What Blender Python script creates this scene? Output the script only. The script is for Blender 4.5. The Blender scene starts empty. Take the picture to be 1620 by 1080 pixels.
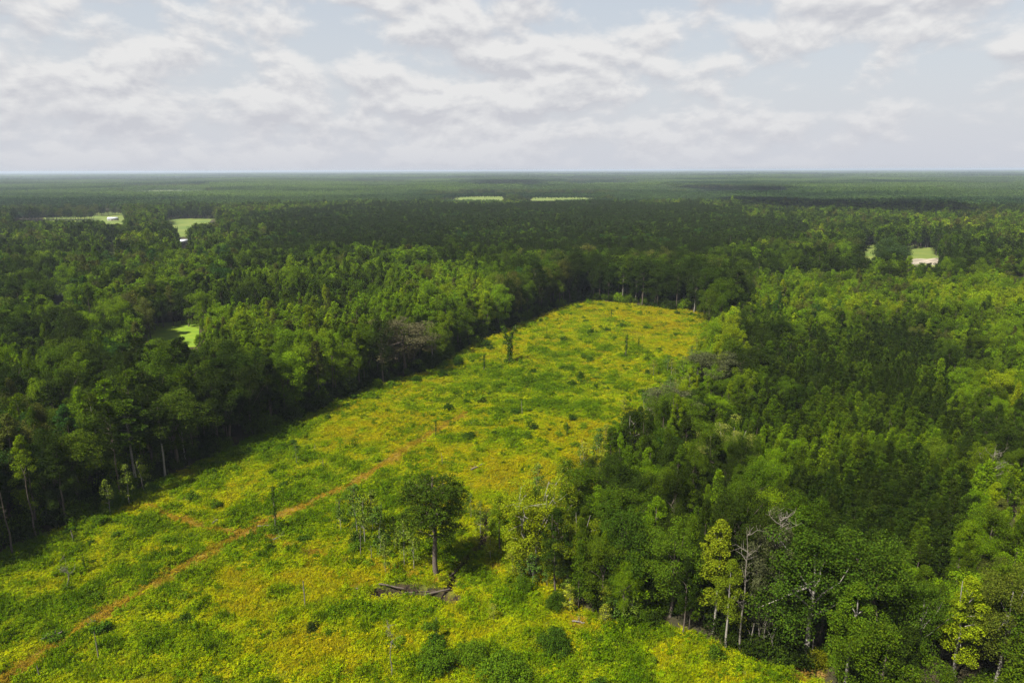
import bpy, math, random
import numpy as np
from mathutils import Matrix, Vector

random.seed(7)
RNG = np.random.default_rng(11)
scene = bpy.context.scene
COL = scene.collection

# ------------------------------------------------------------------ camera
CAM_H = 70.0
FPX = 1080.0                                   # focal length in pixels of the 1620 px wide photograph
PITCH, ROLL = math.radians(14.08), math.radians(-0.2)
cam_data = bpy.data.cameras.new('camera')
cam_data.sensor_width = 36.0
cam_data.lens = 24.0
cam_data.clip_start = 0.5
cam_data.clip_end = 120000.0
cam = bpy.data.objects.new('camera', cam_data)
cam.matrix_world = (Matrix.Translation((0, 0, CAM_H)) @ Matrix.Rotation(math.pi / 2 - PITCH, 4, 'X')
                    @ Matrix.Rotation(ROLL, 4, 'Z'))
COL.objects.link(cam)
scene.camera = cam

# ------------------------------------------------------------------ sky, sun, exposure
SUN_EL, SUN_AZ = math.radians(55), math.atan2(-0.76, -0.65)   # azimuth measured from +Y towards +X
world = bpy.data.worlds.new('World')
scene.world = world
world.use_nodes = True
wn, wl = world.node_tree.nodes, world.node_tree.links
wn.clear()


def nd(nodes, kind, **kw):
    n = nodes.new(kind)
    for k, v in kw.items():
        setattr(n, k, v)
    return n


def math_node(nodes, links, op, a, b=None, c=None, clamp=False):
    n = nodes.new('ShaderNodeMath')
    n.operation = op
    n.use_clamp = clamp
    for i, v in enumerate((a, b, c)):
        if v is None:
            continue
        if isinstance(v, (int, float)):
            n.inputs[i].default_value = v
        else:
            links.new(v, n.inputs[i])
    return n.outputs[0]


def mix_col(nodes, links, fac, a, b, blend='MIX'):
    n = nodes.new('ShaderNodeMix')
    n.data_type = 'RGBA'
    n.blend_type = blend
    for sock, v in ((n.inputs[0], fac), (n.inputs[6], a), (n.inputs[7], b)):
        if isinstance(v, (int, float)):
            sock.default_value = v
        elif isinstance(v, tuple):
            sock.default_value = (*v, 1) if len(v) == 3 else v
        else:
            links.new(v, sock)
    return n.outputs[2]


def M_(op, a, b=None, c=None, clamp=False):
    return math_node(wn, wl, op, a, b, c, clamp)


sky_n = nd(wn, 'ShaderNodeTexSky', sky_type='NISHITA', sun_disc=False)
sky_n.sun_elevation = SUN_EL
sky_n.sun_rotation = SUN_AZ
sky_n.air_density = 1.3
sky_n.dust_density = 2.5
sky_n.altitude = 100
tc = nd(wn, 'ShaderNodeTexCoord')
sep = nd(wn, 'ShaderNodeSeparateXYZ')
wl.new(tc.outputs['Generated'], sep.inputs[0])
dz = M_('MAXIMUM', sep.outputs[2], 0.0)


def cloud_noise(lift, scale, detail, seed):
    cb = nd(wn, 'ShaderNodeCombineXYZ')                 # cumulus heaps a little wider than tall
    wl.new(sep.outputs[0], cb.inputs[0])
    wl.new(M_('ADD', sep.outputs[1], seed), cb.inputs[1])
    wl.new(M_('MULTIPLY', M_('ADD', dz, lift), 1.9), cb.inputs[2])
    n = nd(wn, 'ShaderNodeTexNoise')
    n.inputs['Scale'].default_value = scale
    n.inputs['Detail'].default_value = detail
    n.inputs['Roughness'].default_value = 0.52
    n.inputs['Distortion'].default_value = 0.15
    wl.new(cb.outputs[0], n.inputs['Vector'])
    return n.outputs[0]


CL_SEED = 2.35
na = cloud_noise(0.0, 9.5, 9, CL_SEED)
nb = cloud_noise(0.011, 9.5, 9, CL_SEED)
nc = cloud_noise(0.0, 2.6, 3, CL_SEED + 9)
dens = M_('SUBTRACT', M_('ADD', M_('MULTIPLY', na, 0.72), M_('MULTIPLY', nc, 0.28)), M_('MULTIPLY', dz, 0.09))
cover = nd(wn, 'ShaderNodeMapRange', interpolation_type='SMOOTHSTEP')
wl.new(dens, cover.inputs[0])
cover.inputs[1].default_value = 0.41
cover.inputs[2].default_value = 0.53
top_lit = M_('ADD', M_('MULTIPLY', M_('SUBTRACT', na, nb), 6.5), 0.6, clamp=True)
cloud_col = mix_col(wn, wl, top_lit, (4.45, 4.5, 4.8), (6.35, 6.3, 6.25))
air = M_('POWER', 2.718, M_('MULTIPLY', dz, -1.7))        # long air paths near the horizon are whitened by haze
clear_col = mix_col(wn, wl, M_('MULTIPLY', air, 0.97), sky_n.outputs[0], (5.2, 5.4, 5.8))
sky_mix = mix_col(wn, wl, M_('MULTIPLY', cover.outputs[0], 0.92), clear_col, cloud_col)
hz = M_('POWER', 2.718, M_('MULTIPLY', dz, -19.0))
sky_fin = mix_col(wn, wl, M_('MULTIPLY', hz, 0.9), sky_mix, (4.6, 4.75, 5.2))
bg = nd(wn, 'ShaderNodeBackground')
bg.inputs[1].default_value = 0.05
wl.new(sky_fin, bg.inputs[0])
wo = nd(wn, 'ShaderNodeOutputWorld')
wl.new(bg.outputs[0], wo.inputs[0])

sun_d = bpy.data.lights.new('sun', 'SUN')
sun_d.energy = 5.0
sun_d.angle = math.radians(0.5)
sun_d.color = (1.0, 0.96, 0.88)
sun = bpy.data.objects.new('sun', sun_d)
SUN_DIR = Vector((math.sin(SUN_AZ) * math.cos(SUN_EL), math.cos(SUN_AZ) * math.cos(SUN_EL), math.sin(SUN_EL)))
sun.rotation_euler = SUN_DIR.to_track_quat('Z', 'Y').to_euler()
sun.location = (-100, -90, 300)
COL.objects.link(sun)

scene.view_settings.view_transform = 'Standard'
scene.view_settings.look = 'None'
scene.view_settings.exposure = 1.4
scene.view_settings.gamma = 1.0
scene.render.engine = 'CYCLES'
cy = scene.cycles
cy.use_denoising = True
try:
    cy.denoiser = 'OPENIMAGEDENOISE'
    cy.denoising_input_passes = 'RGB_ALBEDO_NORMAL'
    cy.denoising_prefilter = 'NONE'
except Exception:
    pass
cy.max_bounces = 4
cy.diffuse_bounces = 2
cy.glossy_bounces = 1
cy.transmission_bounces = 2
cy.volume_bounces = 0
cy.transparent_max_bounces = 4
cy.use_adaptive_sampling = False

# ------------------------------------------------------------------ projection (photograph pixels <-> ground)
CR = np.array(cam.matrix_world.to_3x3())
CP = np.array((0.0, 0.0, CAM_H))


def G(px, py, z=0.0):
    r = CR @ np.array(((px - 810) / FPX, (540 - py) / FPX, -1.0))
    return CP + r * ((z - CAM_H) / r[2])


def P(pts):
    q = (np.asarray(pts, float) - CP) @ CR
    d = np.maximum(-q[..., 2], 1e-3)
    return q[..., 0] / d * FPX + 810, 540 - q[..., 1] / d * FPX, -q[..., 2]


def height_to(x, y, z0, py):
    lo, hi = 0.0, 60.0
    for _ in range(40):
        m = (lo + hi) / 2
        if P(np.array((x, y, z0 + m)))[1] > py:
            lo = m
        else:
            hi = m
    return lo


def in_poly(x, y, poly):
    x, y = np.asarray(x, float), np.asarray(y, float)
    inside = np.zeros(x.shape, bool)
    n = len(poly)
    for i in range(n):
        x1, y1 = poly[i]; x2, y2 = poly[(i + 1) % n]
        if y1 == y2:
            continue
        c = ((y1 > y) != (y2 > y)) & (x < (x2 - x1) * (y - y1) / (y2 - y1) + x1)
        inside ^= c
    return inside


def dist_line(x, y, line):
    x, y = np.asarray(x, float), np.asarray(y, float)
    best = np.full(x.shape, 1e9)
    along = np.zeros(x.shape)
    s0 = 0.0
    for (x1, y1), (x2, y2) in zip(line[:-1], line[1:]):
        dx, dy = x2 - x1, y2 - y1
        L = math.hypot(dx, dy) + 1e-9
        t = np.clip(((x - x1) * dx + (y - y1) * dy) / L ** 2, 0, 1)
        d = np.hypot(x - x1 - t * dx, y - y1 - t * dy)
        m = d < best
        best = np.where(m, d, best)
        along = np.where(m, s0 + t * L, along)
        s0 += L
    return best, along


def _hash(ix, iy, seed):
    h = (ix.astype(np.int64) * 374761393 + iy.astype(np.int64) * 668265263 + seed * 974634247) & 0xFFFFFFFF
    h = ((h ^ (h >> 13)) * 1274126177) & 0xFFFFFFFF
    h = ((h ^ (h >> 15)) * 2246822519) & 0xFFFFFFFF
    return ((h ^ (h >> 16)) & 0xFFFFFF) / float(0xFFFFFF)


def vn(x, y, s, seed=0):
    x = np.asarray(x, float) / s; y = np.asarray(y, float) / s
    ix, iy = np.floor(x), np.floor(y)
    fx, fy = x - ix, y - iy
    fx = fx * fx * (3 - 2 * fx); fy = fy * fy * (3 - 2 * fy)
    a, b = _hash(ix, iy, seed), _hash(ix + 1, iy, seed)
    c, d = _hash(ix, iy + 1, seed), _hash(ix + 1, iy + 1, seed)
    return (a * (1 - fx) + b * fx) * (1 - fy) + (c * (1 - fx) + d * fx) * fy


def fbm(x, y, s, seed=0):
    return (vn(x, y, s, seed) + .5 * vn(x, y, s / 2.1, seed + 1) + .25 * vn(x, y, s / 4.3, seed + 2)) / 1.75


def sstep(a, b, x):
    t = np.clip((x - a) / (b - a), 0, 1)
    return t * t * (3 - 2 * t)


# ------------------------------------------------------------------ layout traced from the photograph
OPEN_PX = [(-60, 902), (0, 872), (60, 850), (130, 820), (190, 796), (245, 756), (330, 722), (400, 690), (480, 656),
           (560, 620), (640, 595), (700, 574), (735, 550), (790, 528), (850, 502), (890, 486), (935, 479), (1000, 486),
           (1060, 493), (1100, 499), (1122, 507), (1106, 548), (1085, 586), (1046, 614), (1010, 625), (985, 650),
           (950, 690), (915, 730), (880, 752), (800, 762), (778, 800), (775, 850), (800, 905), (850, 940), (905, 972),
           (940, 988), (1000, 992), (1080, 1006), (1150, 1032), (1200, 1048), (1250, 1070), (1290, 1095), (1330, 1160),
           (1400, 1300), (-400, 1300), (-400, 1050)]
GRASS_PX = [(-400, 1050), (-60, 905), (0, 875), (130, 822), (245, 760), (330, 725), (400, 692), (480, 658), (560, 622),
            (640, 597), (700, 576), (735, 552), (790, 530), (850, 504), (890, 487), (935, 480), (1000, 486), (1060, 494),
            (1152, 497), (1165, 530), (1150, 580), (1110, 640), (1060, 700), (1000, 760), (950, 830), (900, 890),
            (900, 950), (960, 985), (1090, 1000), (1200, 1040), (1330, 1090), (1500, 1300), (-400, 1300)]
TRACK_PX = [(-60, 1110), (30, 1060), (95, 1010), (160, 970), (230, 930), (300, 890), (345, 862), (390, 840), (455, 808),
            (510, 785), (548, 770), (600, 738), (645, 710), (690, 680), (737, 654)]
TRACK2_PX = [(235, 800), (275, 818), (325, 833), (385, 842)]
TRACK3_PX = [(400, 838), (470, 866), (560, 885), (640, 900)]
GULLY_PX = [(596, 934), (625, 928), (655, 928), (690, 936), (716, 944)]
GULLY2_PX = [(772, 805), (768, 835), (760, 862), (735, 885), (718, 906), (712, 925)]


def gpoly(px):
    return [tuple(G(a, b)[:2]) for a, b in px]


GRASS_W = gpoly(GRASS_PX)
TRACKS = [(gpoly(TRACK_PX), 1.6), (gpoly(TRACK2_PX), 1.3), (gpoly(TRACK3_PX), 1.0)]
GULLY, GULLY2 = gpoly(GULLY_PX), gpoly(GULLY2_PX)
LEFT_EDGE = gpoly(OPEN_PX[0:16])
BACK_EDGE = gpoly(OPEN_PX[16:21])
RIGHT_EDGE = gpoly([(1152, 497), (1130, 560), (1090, 620), (1030, 690), (960, 750), (900, 810), (850, 880), (850, 920),
                    (905, 965), (940, 985), (1080, 1004), (1200, 1046), (1290, 1090)])
# bare dirt patches (pixel centre, radius m)
BARE_PX = [(378, 848, .8), (702, 672, 1.0), (1275, 1058, 2.6), (915, 985, 1.5), (785, 892, 1.5), (700, 942, 1.4), (690, 912, 1.0),
           (750, 740, 1.2), (925, 578, 1.2), (560, 925, .9), (950, 560, 1.5), (660, 905, 1.2)]
BARE = [(*G(a, b)[:2], r) for a, b, r in BARE_PX]


LAWN = G(275, 526)[:2]


def tz(x, y):
    x, y = np.asarray(x, float), np.asarray(y, float)
    d = np.hypot(x, y)
    near = (1 - sstep(330, 480, d)) * (1 - np.exp(-((x - LAWN[0]) ** 2 + (y - LAWN[1]) ** 2) / (2 * 24.0 ** 2)))
    h = ((fbm(x, y, 55, 3) - .5) * 2.4 + (vn(x, y, 14, 8) - .5) * .5 + (vn(x, y, 3.1, 9) - .5) * .22) * near
    cx, cyy = G(960, 500)[:2]
    h += 1.6 * np.exp(-((x - cx) ** 2 + (y - cyy) ** 2) / (2 * 45 ** 2))
    g1, _ = dist_line(x, y, GULLY)
    g2, _ = dist_line(x, y, GULLY2)
    w = (vn(x, y, 2.5, 31) - .5) * .8
    h -= 2.4 * (1 - sstep(.45, 1.35, g1 + w)) + 1.5 * (1 - sstep(.3, 1.0, g2 + w * .6))
    return h


def tzs(x, y):
    return float(tz(np.array([x]), np.array([y]))[0])


# ------------------------------------------------------------------ materials
def new_mat(name):
    m = bpy.data.materials.new(name)
    m.use_nodes = True
    m.node_tree.nodes.clear()
    return m, m.node_tree.nodes, m.node_tree.links


def leaf_mat(name, rough=0.5, spec=0.3, trans=0.28, spread=0.55):
    m, n, l = new_mat(name)
    at = nd(n, 'ShaderNodeAttribute', attribute_type='INSTANCER', attribute_name='tint')
    geo = nd(n, 'ShaderNodeNewGeometry')
    rnd = geo.outputs['Random Per Island']
    hsv = nd(n, 'ShaderNodeHueSaturation')
    l.new(at.outputs['Color'], hsv.inputs['Color'])
    l.new(math_node(n, l, 'MULTIPLY_ADD', rnd, 2 * spread, 1 - spread), hsv.inputs['Value'])
    r2 = math_node(n, l, 'FRACT', math_node(n, l, 'MULTIPLY', rnd, 17.31))
    l.new(math_node(n, l, 'MULTIPLY_ADD', r2, 0.035, 0.4825), hsv.inputs['Hue'])
    p = nd(n, 'ShaderNodeBsdfPrincipled')
    p.inputs['Roughness'].default_value = rough
    p.inputs['Specular IOR Level'].default_value = spec
    l.new(hsv.outputs[0], p.inputs['Base Color'])
    t = nd(n, 'ShaderNodeBsdfTranslucent')
    l.new(mix_col(n, l, 1.0, hsv.outputs[0], (1.12, 1.25, 0.5), 'MULTIPLY'), t.inputs[0])
    mx = nd(n, 'ShaderNodeMixShader')
    mx.inputs[0].default_value = trans
    l.new(p.outputs[0], mx.inputs[1]); l.new(t.outputs[0], mx.inputs[2])
    o = nd(n, 'ShaderNodeOutputMaterial')
    l.new(mx.outputs[0], o.inputs[0])
    return m


def plain_mat(name, c1, c2, scale=3.0, rough=0.85, stretch=(1, 1, 1), spec=0.2, bump=0.0):
    m, n, l = new_mat(name)
    t = nd(n, 'ShaderNodeTexCoord')
    mp = nd(n, 'ShaderNodeMapping')
    mp.inputs['Scale'].default_value = stretch
    l.new(t.outputs['Object'], mp.inputs[0])
    nz = nd(n, 'ShaderNodeTexNoise')
    nz.inputs['Scale'].default_value = scale
    nz.inputs['Detail'].default_value = 6
    l.new(mp.outputs[0], nz.inputs['Vector'])
    r = nd(n, 'ShaderNodeMapRange')
    r.inputs[1].default_value = .35; r.inputs[2].default_value = .65
    l.new(nz.outputs[0], r.inputs[0])
    p = nd(n, 'ShaderNodeBsdfPrincipled')
    p.inputs['Roughness'].default_value = rough
    p.inputs['Specular IOR Level'].default_value = spec
    l.new(mix_col(n, l, r.outputs[0], c1, c2), p.inputs['Base Color'])
    if bump:
        b = nd(n, 'ShaderNodeBump')
        b.inputs['Strength'].default_value = bump
        l.new(nz.outputs[0], b.inputs['Height'])
        l.new(b.outputs[0], p.inputs['Normal'])
    o = nd(n, 'ShaderNodeOutputMaterial')
    l.new(p.outputs[0], o.inputs[0])
    return m


MAT = {
    'leaf': leaf_mat('broad_leaf', .7, .02, .25, .55),
    'needle': leaf_mat('pine_needle', 0.7, 0.02, 0.12, 0.5),
    'weed': leaf_mat('weed_leaf', .8, .01, .25, .36),
    'grass': leaf_mat('grass_blade', 0.8, 0.01, 0.30, 0.42),
    'bark': plain_mat('brown_bark', (.05, .038, .028), (.11, .088, .07), 6, .9, (3, 3, .6)),
    'pale': plain_mat('pale_bark', (.11, .10, .08), (.26, .235, .20), 5, .85, (3, 3, .7)),
    'dead': plain_mat('dead_wood', (.07, .06, .048), (.17, .15, .12), 4, .9, (3, 3, .5)),
    'roof': plain_mat('metal_roof', (.36, .38, .40), (.5, .51, .53), .8, .45),
    'wall': plain_mat('barn_wall', (.45, .43, .40), (.6, .58, .55), 1.5, .8),
    'door': plain_mat('barn_door', (.12, .10, .09), (.2, .17, .15), 2, .7),
    'field': plain_mat('pasture', (.06, .095, .012), (.11, .13, .024), .035, .9),
    'meadow': plain_mat('meadow', (.030, .055, .010), (.065, .085, .018), .012, .9),
    'lawn': plain_mat('lawn', (.08, .14, .005), (.12, .17, .008), .2, .9),
    'sand': plain_mat('bare_sand', (.12, .10, .07), (.30, .26, .20), .15, .95),
}

# ground: dark leaf litter under the trees, grass and dry straw in the clearing, orange clay on the tracks
gm, n, l = new_mat('ground')
at = nd(n, 'ShaderNodeAttribute', attribute_type='GEOMETRY', attribute_name='cover')
sp = nd(n, 'ShaderNodeSeparateColor')
l.new(at.outputs['Color'], sp.inputs[0])
tcg = nd(n, 'ShaderNodeTexCoord')


def gnoise(scale, detail=6):
    t = nd(n, 'ShaderNodeTexNoise')
    t.inputs['Scale'].default_value = scale
    t.inputs['Detail'].default_value = detail
    l.new(tcg.outputs['Object'], t.inputs['Vector'])
    r = nd(n, 'ShaderNodeMapRange')
    r.inputs[1].default_value = .35; r.inputs[2].default_value = .65
    l.new(t.outputs[0], r.inputs[0])
    return r.outputs[0]


grass_c = mix_col(n, l, gnoise(.06), (.07, .095, .006), (.125, .12, .008))
grass_c = mix_col(n, l, math_node(n, l, 'MULTIPLY', gnoise(.9), .55), grass_c, (.06, .085, .012))
floor_c = mix_col(n, l, gnoise(.3), (.022, .022, .010), (.045, .036, .018))
far_c = mix_col(n, l, gnoise(.004), (.020, .036, .012), (.035, .055, .018))
clay_c = mix_col(n, l, gnoise(1.3), (.13, .075, .010), (.21, .13, .03))
mud_c = mix_col(n, l, gnoise(2.0), (.008, .006, .004), (.035, .024, .014))  # gully mud, its brown taken near black to paint in the hollow's shade
gc = mix_col(n, l, sp.outputs[2], floor_c, grass_c)
gc = mix_col(n, l, sp.outputs[0], gc, clay_c)
gc = mix_col(n, l, sp.outputs[1], gc, mud_c)
pr = nd(n, 'ShaderNodeBsdfPrincipled')
pr.inputs['Roughness'].default_value = .95
pr.inputs['Specular IOR Level'].default_value = .1
l.new(gc, pr.inputs['Base Color'])
bp = nd(n, 'ShaderNodeBump')
bp.inputs['Strength'].default_value = .6
bp.inputs['Distance'].default_value = .15
l.new(gnoise(2.2), bp.inputs['Height'])
l.new(bp.outputs[0], pr.inputs['Normal'])
o_ = nd(n, 'ShaderNodeOutputMaterial')
l.new(pr.outputs[0], o_.inputs[0])
MAT['ground'] = gm

# ------------------------------------------------------------------ mesh helpers


def build_mesh(name, V, faces, mats, smooth=False):
    """V (n,3); faces: list of (index array (m,k), material index)."""
    me = bpy.data.meshes.new(name)
    V = np.asarray(V, np.float32)
    me.vertices.add(len(V))
    me.vertices.foreach_set('co', V.ravel())
    loops = np.concatenate([f.ravel() for f, _ in faces]).astype(np.int32)
    starts, mi, s = [], [], 0
    for f, k in faces:
        m, w = f.shape
        starts.append(s + np.arange(m) * w)
        mi.append(np.full(m, k))
        s += m * w
    starts = np.concatenate(starts).astype(np.int32)
    mi = np.concatenate(mi).astype(np.int32)
    me.loops.add(len(loops))
    me.loops.foreach_set('vertex_index', loops)
    me.polygons.add(len(starts))
    me.polygons.foreach_set('loop_start', starts)
    for m in mats:
        me.materials.append(m)
    me.update(calc_edges=True)
    me.polygons.foreach_set('material_index', mi)
    if smooth:
        me.polygons.foreach_set('use_smooth', np.ones(len(starts), bool))
    me.update()
    return me


def tube(pts, radii, sides=6):
    pts = np.asarray(pts, float)
    V = []
    for i, p in enumerate(pts):
        a, b = pts[max(i - 1, 0)], pts[min(i + 1, len(pts) - 1)]
        t = b - a
        t = t / (np.linalg.norm(t) + 1e-9)
        u = np.cross(t, (0.31, 0.95, 0.07)); u /= np.linalg.norm(u) + 1e-9
        w = np.cross(t, u)
        ang = np.arange(sides) / sides * 2 * math.pi
        V.append(p + radii[i] * (np.cos(ang)[:, None] * u + np.sin(ang)[:, None] * w))
    V = np.concatenate(V)
    F = []
    for i in range(len(pts) - 1):
        for k in range(sides):
            k2 = (k + 1) % sides
            F.append((i * sides + k, i * sides + k2, (i + 1) * sides + k2, (i + 1) * sides + k))
    return V, np.array(F)


def join(parts):
    V, F, o = [], [], 0
    for v, f in parts:
        V.append(v); F.append(f + o); o += len(v)
    return np.concatenate(V), np.concatenate(F)


def unit(v):
    return v / (np.linalg.norm(v, axis=-1, keepdims=True) + 1e-9)


def leaf_quads(C, N, L, W, rng, axis=None):
    """diamond leaves: centre C, normal N, length L, width W (arrays or numbers); axis gives their long direction"""
    n = len(C)
    r = rng.normal(size=(n, 3)) if axis is None else axis
    T = unit(r - (r * N).sum(1, keepdims=True) * N)
    B = np.cross(N, T)
    L = np.broadcast_to(L, n)[:, None] * .5
    W = np.broadcast_to(W, n)[:, None] * .5
    Q = np.stack([C - T * L, C + B * W - T * L * .1 + N * W * .25, C + T * L, C - B * W - T * L * .1 + N * W * .25], 1)
    return Q.reshape(-1, 3), np.arange(4 * n).reshape(-1, 4)


def clump_leaves(cen, rad, per, size, rng, flat=.75, up=.45, aspect=.7, needle=False, lean=None):
    k = len(cen)
    idx = np.repeat(np.arange(k), per)
    n = len(idx)
    d = unit(rng.normal(size=(n, 3)) + np.array((0, 0, .25)))
    rr = rad[idx] * (1.05 - .5 * rng.random(n) ** 1.6)
    C = cen[idx] + d * rr[:, None] * np.array((1, 1, flat))
    if needle:
        ax = unit(d + rng.normal(size=(n, 3)) * .35 + np.array((0, 0, .35)))
        N = unit(np.cross(ax, rng.normal(size=(n, 3))))
        return leaf_quads(C, N, size * (.7 + .7 * rng.random(n)), size * aspect * (.7 + .6 * rng.random(n)), rng, ax)
    N = unit(d * .55 + rng.normal(size=(n, 3)) * .5 + np.array((0, 0, up)))
    return leaf_quads(C, N, size * (.65 + .7 * rng.random(n)), size * aspect * (.65 + .7 * rng.random(n)), rng)


def wander(p0, p1, k, amp, rng):
    t = np.linspace(0, 1, k)[:, None]
    p = np.asarray(p0) * (1 - t) + np.asarray(p1) * t
    w = rng.normal(size=(k, 3)) * amp
    w[0] = 0
    w[:, 2] *= .4
    return p + w


# LOD: (leaf size factor, leaf number factor, limbs shown)
LODS = {'hi': (1.0, 1.0, True), 'mid': (2.0, .26, True), 'low': (3.9, .065, False)}


def make_broadleaf(seed, lod):
    """spreading crown of leaf clumps on a branching trunk, 20 m tall"""
    rng = np.random.default_rng(seed)
    ls, ln, limbs = LODS[lod]
    H = 20.0
    a = rng.uniform(4.0, 4.9)
    zc, c = rng.uniform(.55, .61) * H, rng.uniform(.36, .43) * H
    k = int(rng.integers(54, 68))
    d = unit(rng.normal(size=(k, 3)) + np.array((0, 0, .25)))
    lob = 1 + .30 * np.sin(3 * np.arctan2(d[:, 1], d[:, 0]) + rng.uniform(0, 6)) * (1 - np.abs(d[:, 2])) + .16 * rng.normal(size=k)
    r = (.45 + .5 * rng.random(k) ** .6) * np.clip(lob, .6, 1.4)
    cen = np.array((0, 0, zc)) + d * r[:, None] * np.array((a, a, c))
    cen[:, 2] = np.clip(cen[:, 2], .17 * H, .95 * H)
    rad = rng.uniform(1.0, 1.75, k)
    lv = clump_leaves(cen, rad, max(4, int(320 * ln)), .225 * ls, rng, .85)
    lean = rng.normal(size=2) * .5
    top = np.array((lean[0], lean[1], .78 * H))
    ax = wander((0, 0, -.4), top, 6, .14, rng)
    tub = [tube(ax, np.linspace(.30, .07, 6), 6 if limbs else 4)]
    if limbs:
        for j in rng.choice(k, 9 if lod == 'hi' else 4, replace=False):
            t = rng.uniform(.38, .8)
            i = t * 5
            p0 = ax[int(i)] * (1 - i % 1) + ax[min(int(i) + 1, 5)] * (i % 1)
            tub.append(tube(wander(p0, cen[j], 4, .16, rng), np.linspace(.13, .035, 4), 4))
    return join(tub), lv, 'leaf', 'bark'


def make_upright(seed, lod):
    """tall narrow tree with an egg-shaped pointed crown, 20 m tall"""
    rng = np.random.default_rng(seed)
    ls, ln, limbs = LODS[lod]
    H = 20.0
    k = int(rng.integers(44, 56))
    t = rng.random(k) ** .85
    prof = np.sin(np.pi * np.clip(t * .86 + .14, 0, 1)) ** .75 * (1 - .35 * t)
    R = rng.uniform(2.5, 3.1)
    an = rng.uniform(0, 2 * math.pi, k)
    rr = R * prof * (.55 + .45 * rng.random(k)) * (1 + .22 * rng.normal(size=k))
    cen = np.stack([np.cos(an) * rr, np.sin(an) * rr, H * (.26 + .70 * t)], 1)
    rad = rng.uniform(.7, 1.25, k) * (1.1 - .45 * t)
    lv = clump_leaves(cen, rad, max(4, int(235 * ln)), .22 * ls, rng, .85, .3)
    ax = wander((0, 0, -.4), (rng.normal() * .4, rng.normal() * .4, .93 * H), 7, .1, rng)
    tub = [tube(ax, np.linspace(.24, .04, 7), 6 if limbs else 4)]
    if limbs:
        for j in rng.choice(k, 8 if lod == 'hi' else 3, replace=False):
            z = max(cen[j][2] - 1.4, 3)
            tub.append(tube(wander((0, 0, z), cen[j], 3, .1, rng), np.linspace(.09, .03, 3), 4))
    return join(tub), lv, 'leaf', 'bark'


def make_pine(seed, lod, bare=.50, spread=3.3, H=20.0, dens=1.0):
    """tall pine: bare straight trunk, tiered crown of needle tufts near the top"""
    rng = np.random.default_rng(seed)
    ls, ln, limbs = LODS[lod]
    ax = wander((0, 0, -.4), (rng.normal() * .3, rng.normal() * .3, .98 * H), 7, .07, rng)
    tub = [tube(ax, np.linspace(.25, .05, 7), 6 if limbs else 4)]
    cen, rad = [], []
    nb = int(26 * dens)
    for i in range(nb):
        t = i / (nb - 1)
        z = H * (bare + (.965 - bare) * t)
        an = i * 2.4 + rng.uniform(-.5, .5)
        L = spread * (1 - .68 * t ** 1.4) * (.45 + .6 * min(1, t * 3.5)) * rng.uniform(.7, 1.15)
        end = np.array((math.cos(an) * L, math.sin(an) * L, z + .12 * L + rng.uniform(-.2, .3)))
        st = np.array((0, 0, z - .25))
        if limbs and (lod == 'hi' or i % 3 == 0):
            tub.append(tube(wander(st, end, 3, .06, rng), np.linspace(.065, .02, 3), 4))
        for f, rr in ((1.0, .95), (.66, .85)):
            cen.append(st + (end - st) * f + rng.normal(size=3) * .12)
            rad.append(rr * rng.uniform(.75, 1.15))
    cen.append(np.array((0, 0, H * .97))); rad.append(.8)
    lv = clump_leaves(np.array(cen), np.array(rad), max(4, int(88 * ln)), .55 * ls, rng, .55, aspect=.28 + .05 * (ls > 2), needle=True)
    return join(tub), lv, 'needle', 'bark'


def make_young_pine(seed, lod):
    """plantation pine, 12 m tall, a narrow cone of needles on a thin stem"""
    rng = np.random.default_rng(seed)
    ls, ln, limbs = LODS[lod]
    H = 12.0
    k = 40
    t = np.linspace(0, 1, k)
    an = np.arange(k) * 2.4 + rng.normal(size=k) * .4
    rr = 1.85 * (1 - t) ** .5 * rng.uniform(.35, 1.1, k)
    cen = np.stack([np.cos(an) * rr, np.sin(an) * rr, H * (.26 + .70 * t) + rng.normal(size=k) * .2], 1)
    rad = .85 * (1.05 - .3 * t) * rng.uniform(.8, 1.2, k)
    lv = clump_leaves(cen, rad, max(4, int(62 * ln)), .46 * ls, rng, .8, aspect=.3, needle=True)
    ax = wander((0, 0, -.3), (0, 0, H * .97), 4, .06, rng)
    return tube(ax, np.linspace(.13, .02, 4), 4), lv, 'needle', 'bark'


def make_round_pine(seed):
    """the lone pine: tall trunk under a wide rounded crown"""
    rng = np.random.default_rng(seed)
    H = 20.0
    ax = wander((0, 0, -.4), (.2, .1, .95 * H), 8, .09, rng)
    tub = [tube(ax, np.linspace(.42, .08, 8), 8)]
    cen, rad = [], []
    for i in range(96):
        d = unit(rng.normal(size=3) + np.array((0, 0, .15)))
        r = (.3 + .7 * rng.random() ** .5)
        c = np.array((0, 0, 13.0)) + d * r * np.array((5.0, 5.0, 6.2))
        if d[2] < -.2:
            c[2] += 1.0 * rng.random()
            if rng.random() < .35:
                continue
        cen.append(c); rad.append(rng.uniform(.95, 1.5))
        if i % 2 == 0:
            z = np.clip(c[2] - rng.uniform(1, 3), 7.2, 17)
            tub.append(tube(wander((.1, .05, z), c, 4, .14, rng), np.linspace(.13, .03, 4), 5))
    lv = clump_leaves(np.array(cen), np.array(rad), 185, .44, rng, .7, aspect=.3, needle=True)
    return join(tub), lv, 'needle', 'bark'


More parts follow.
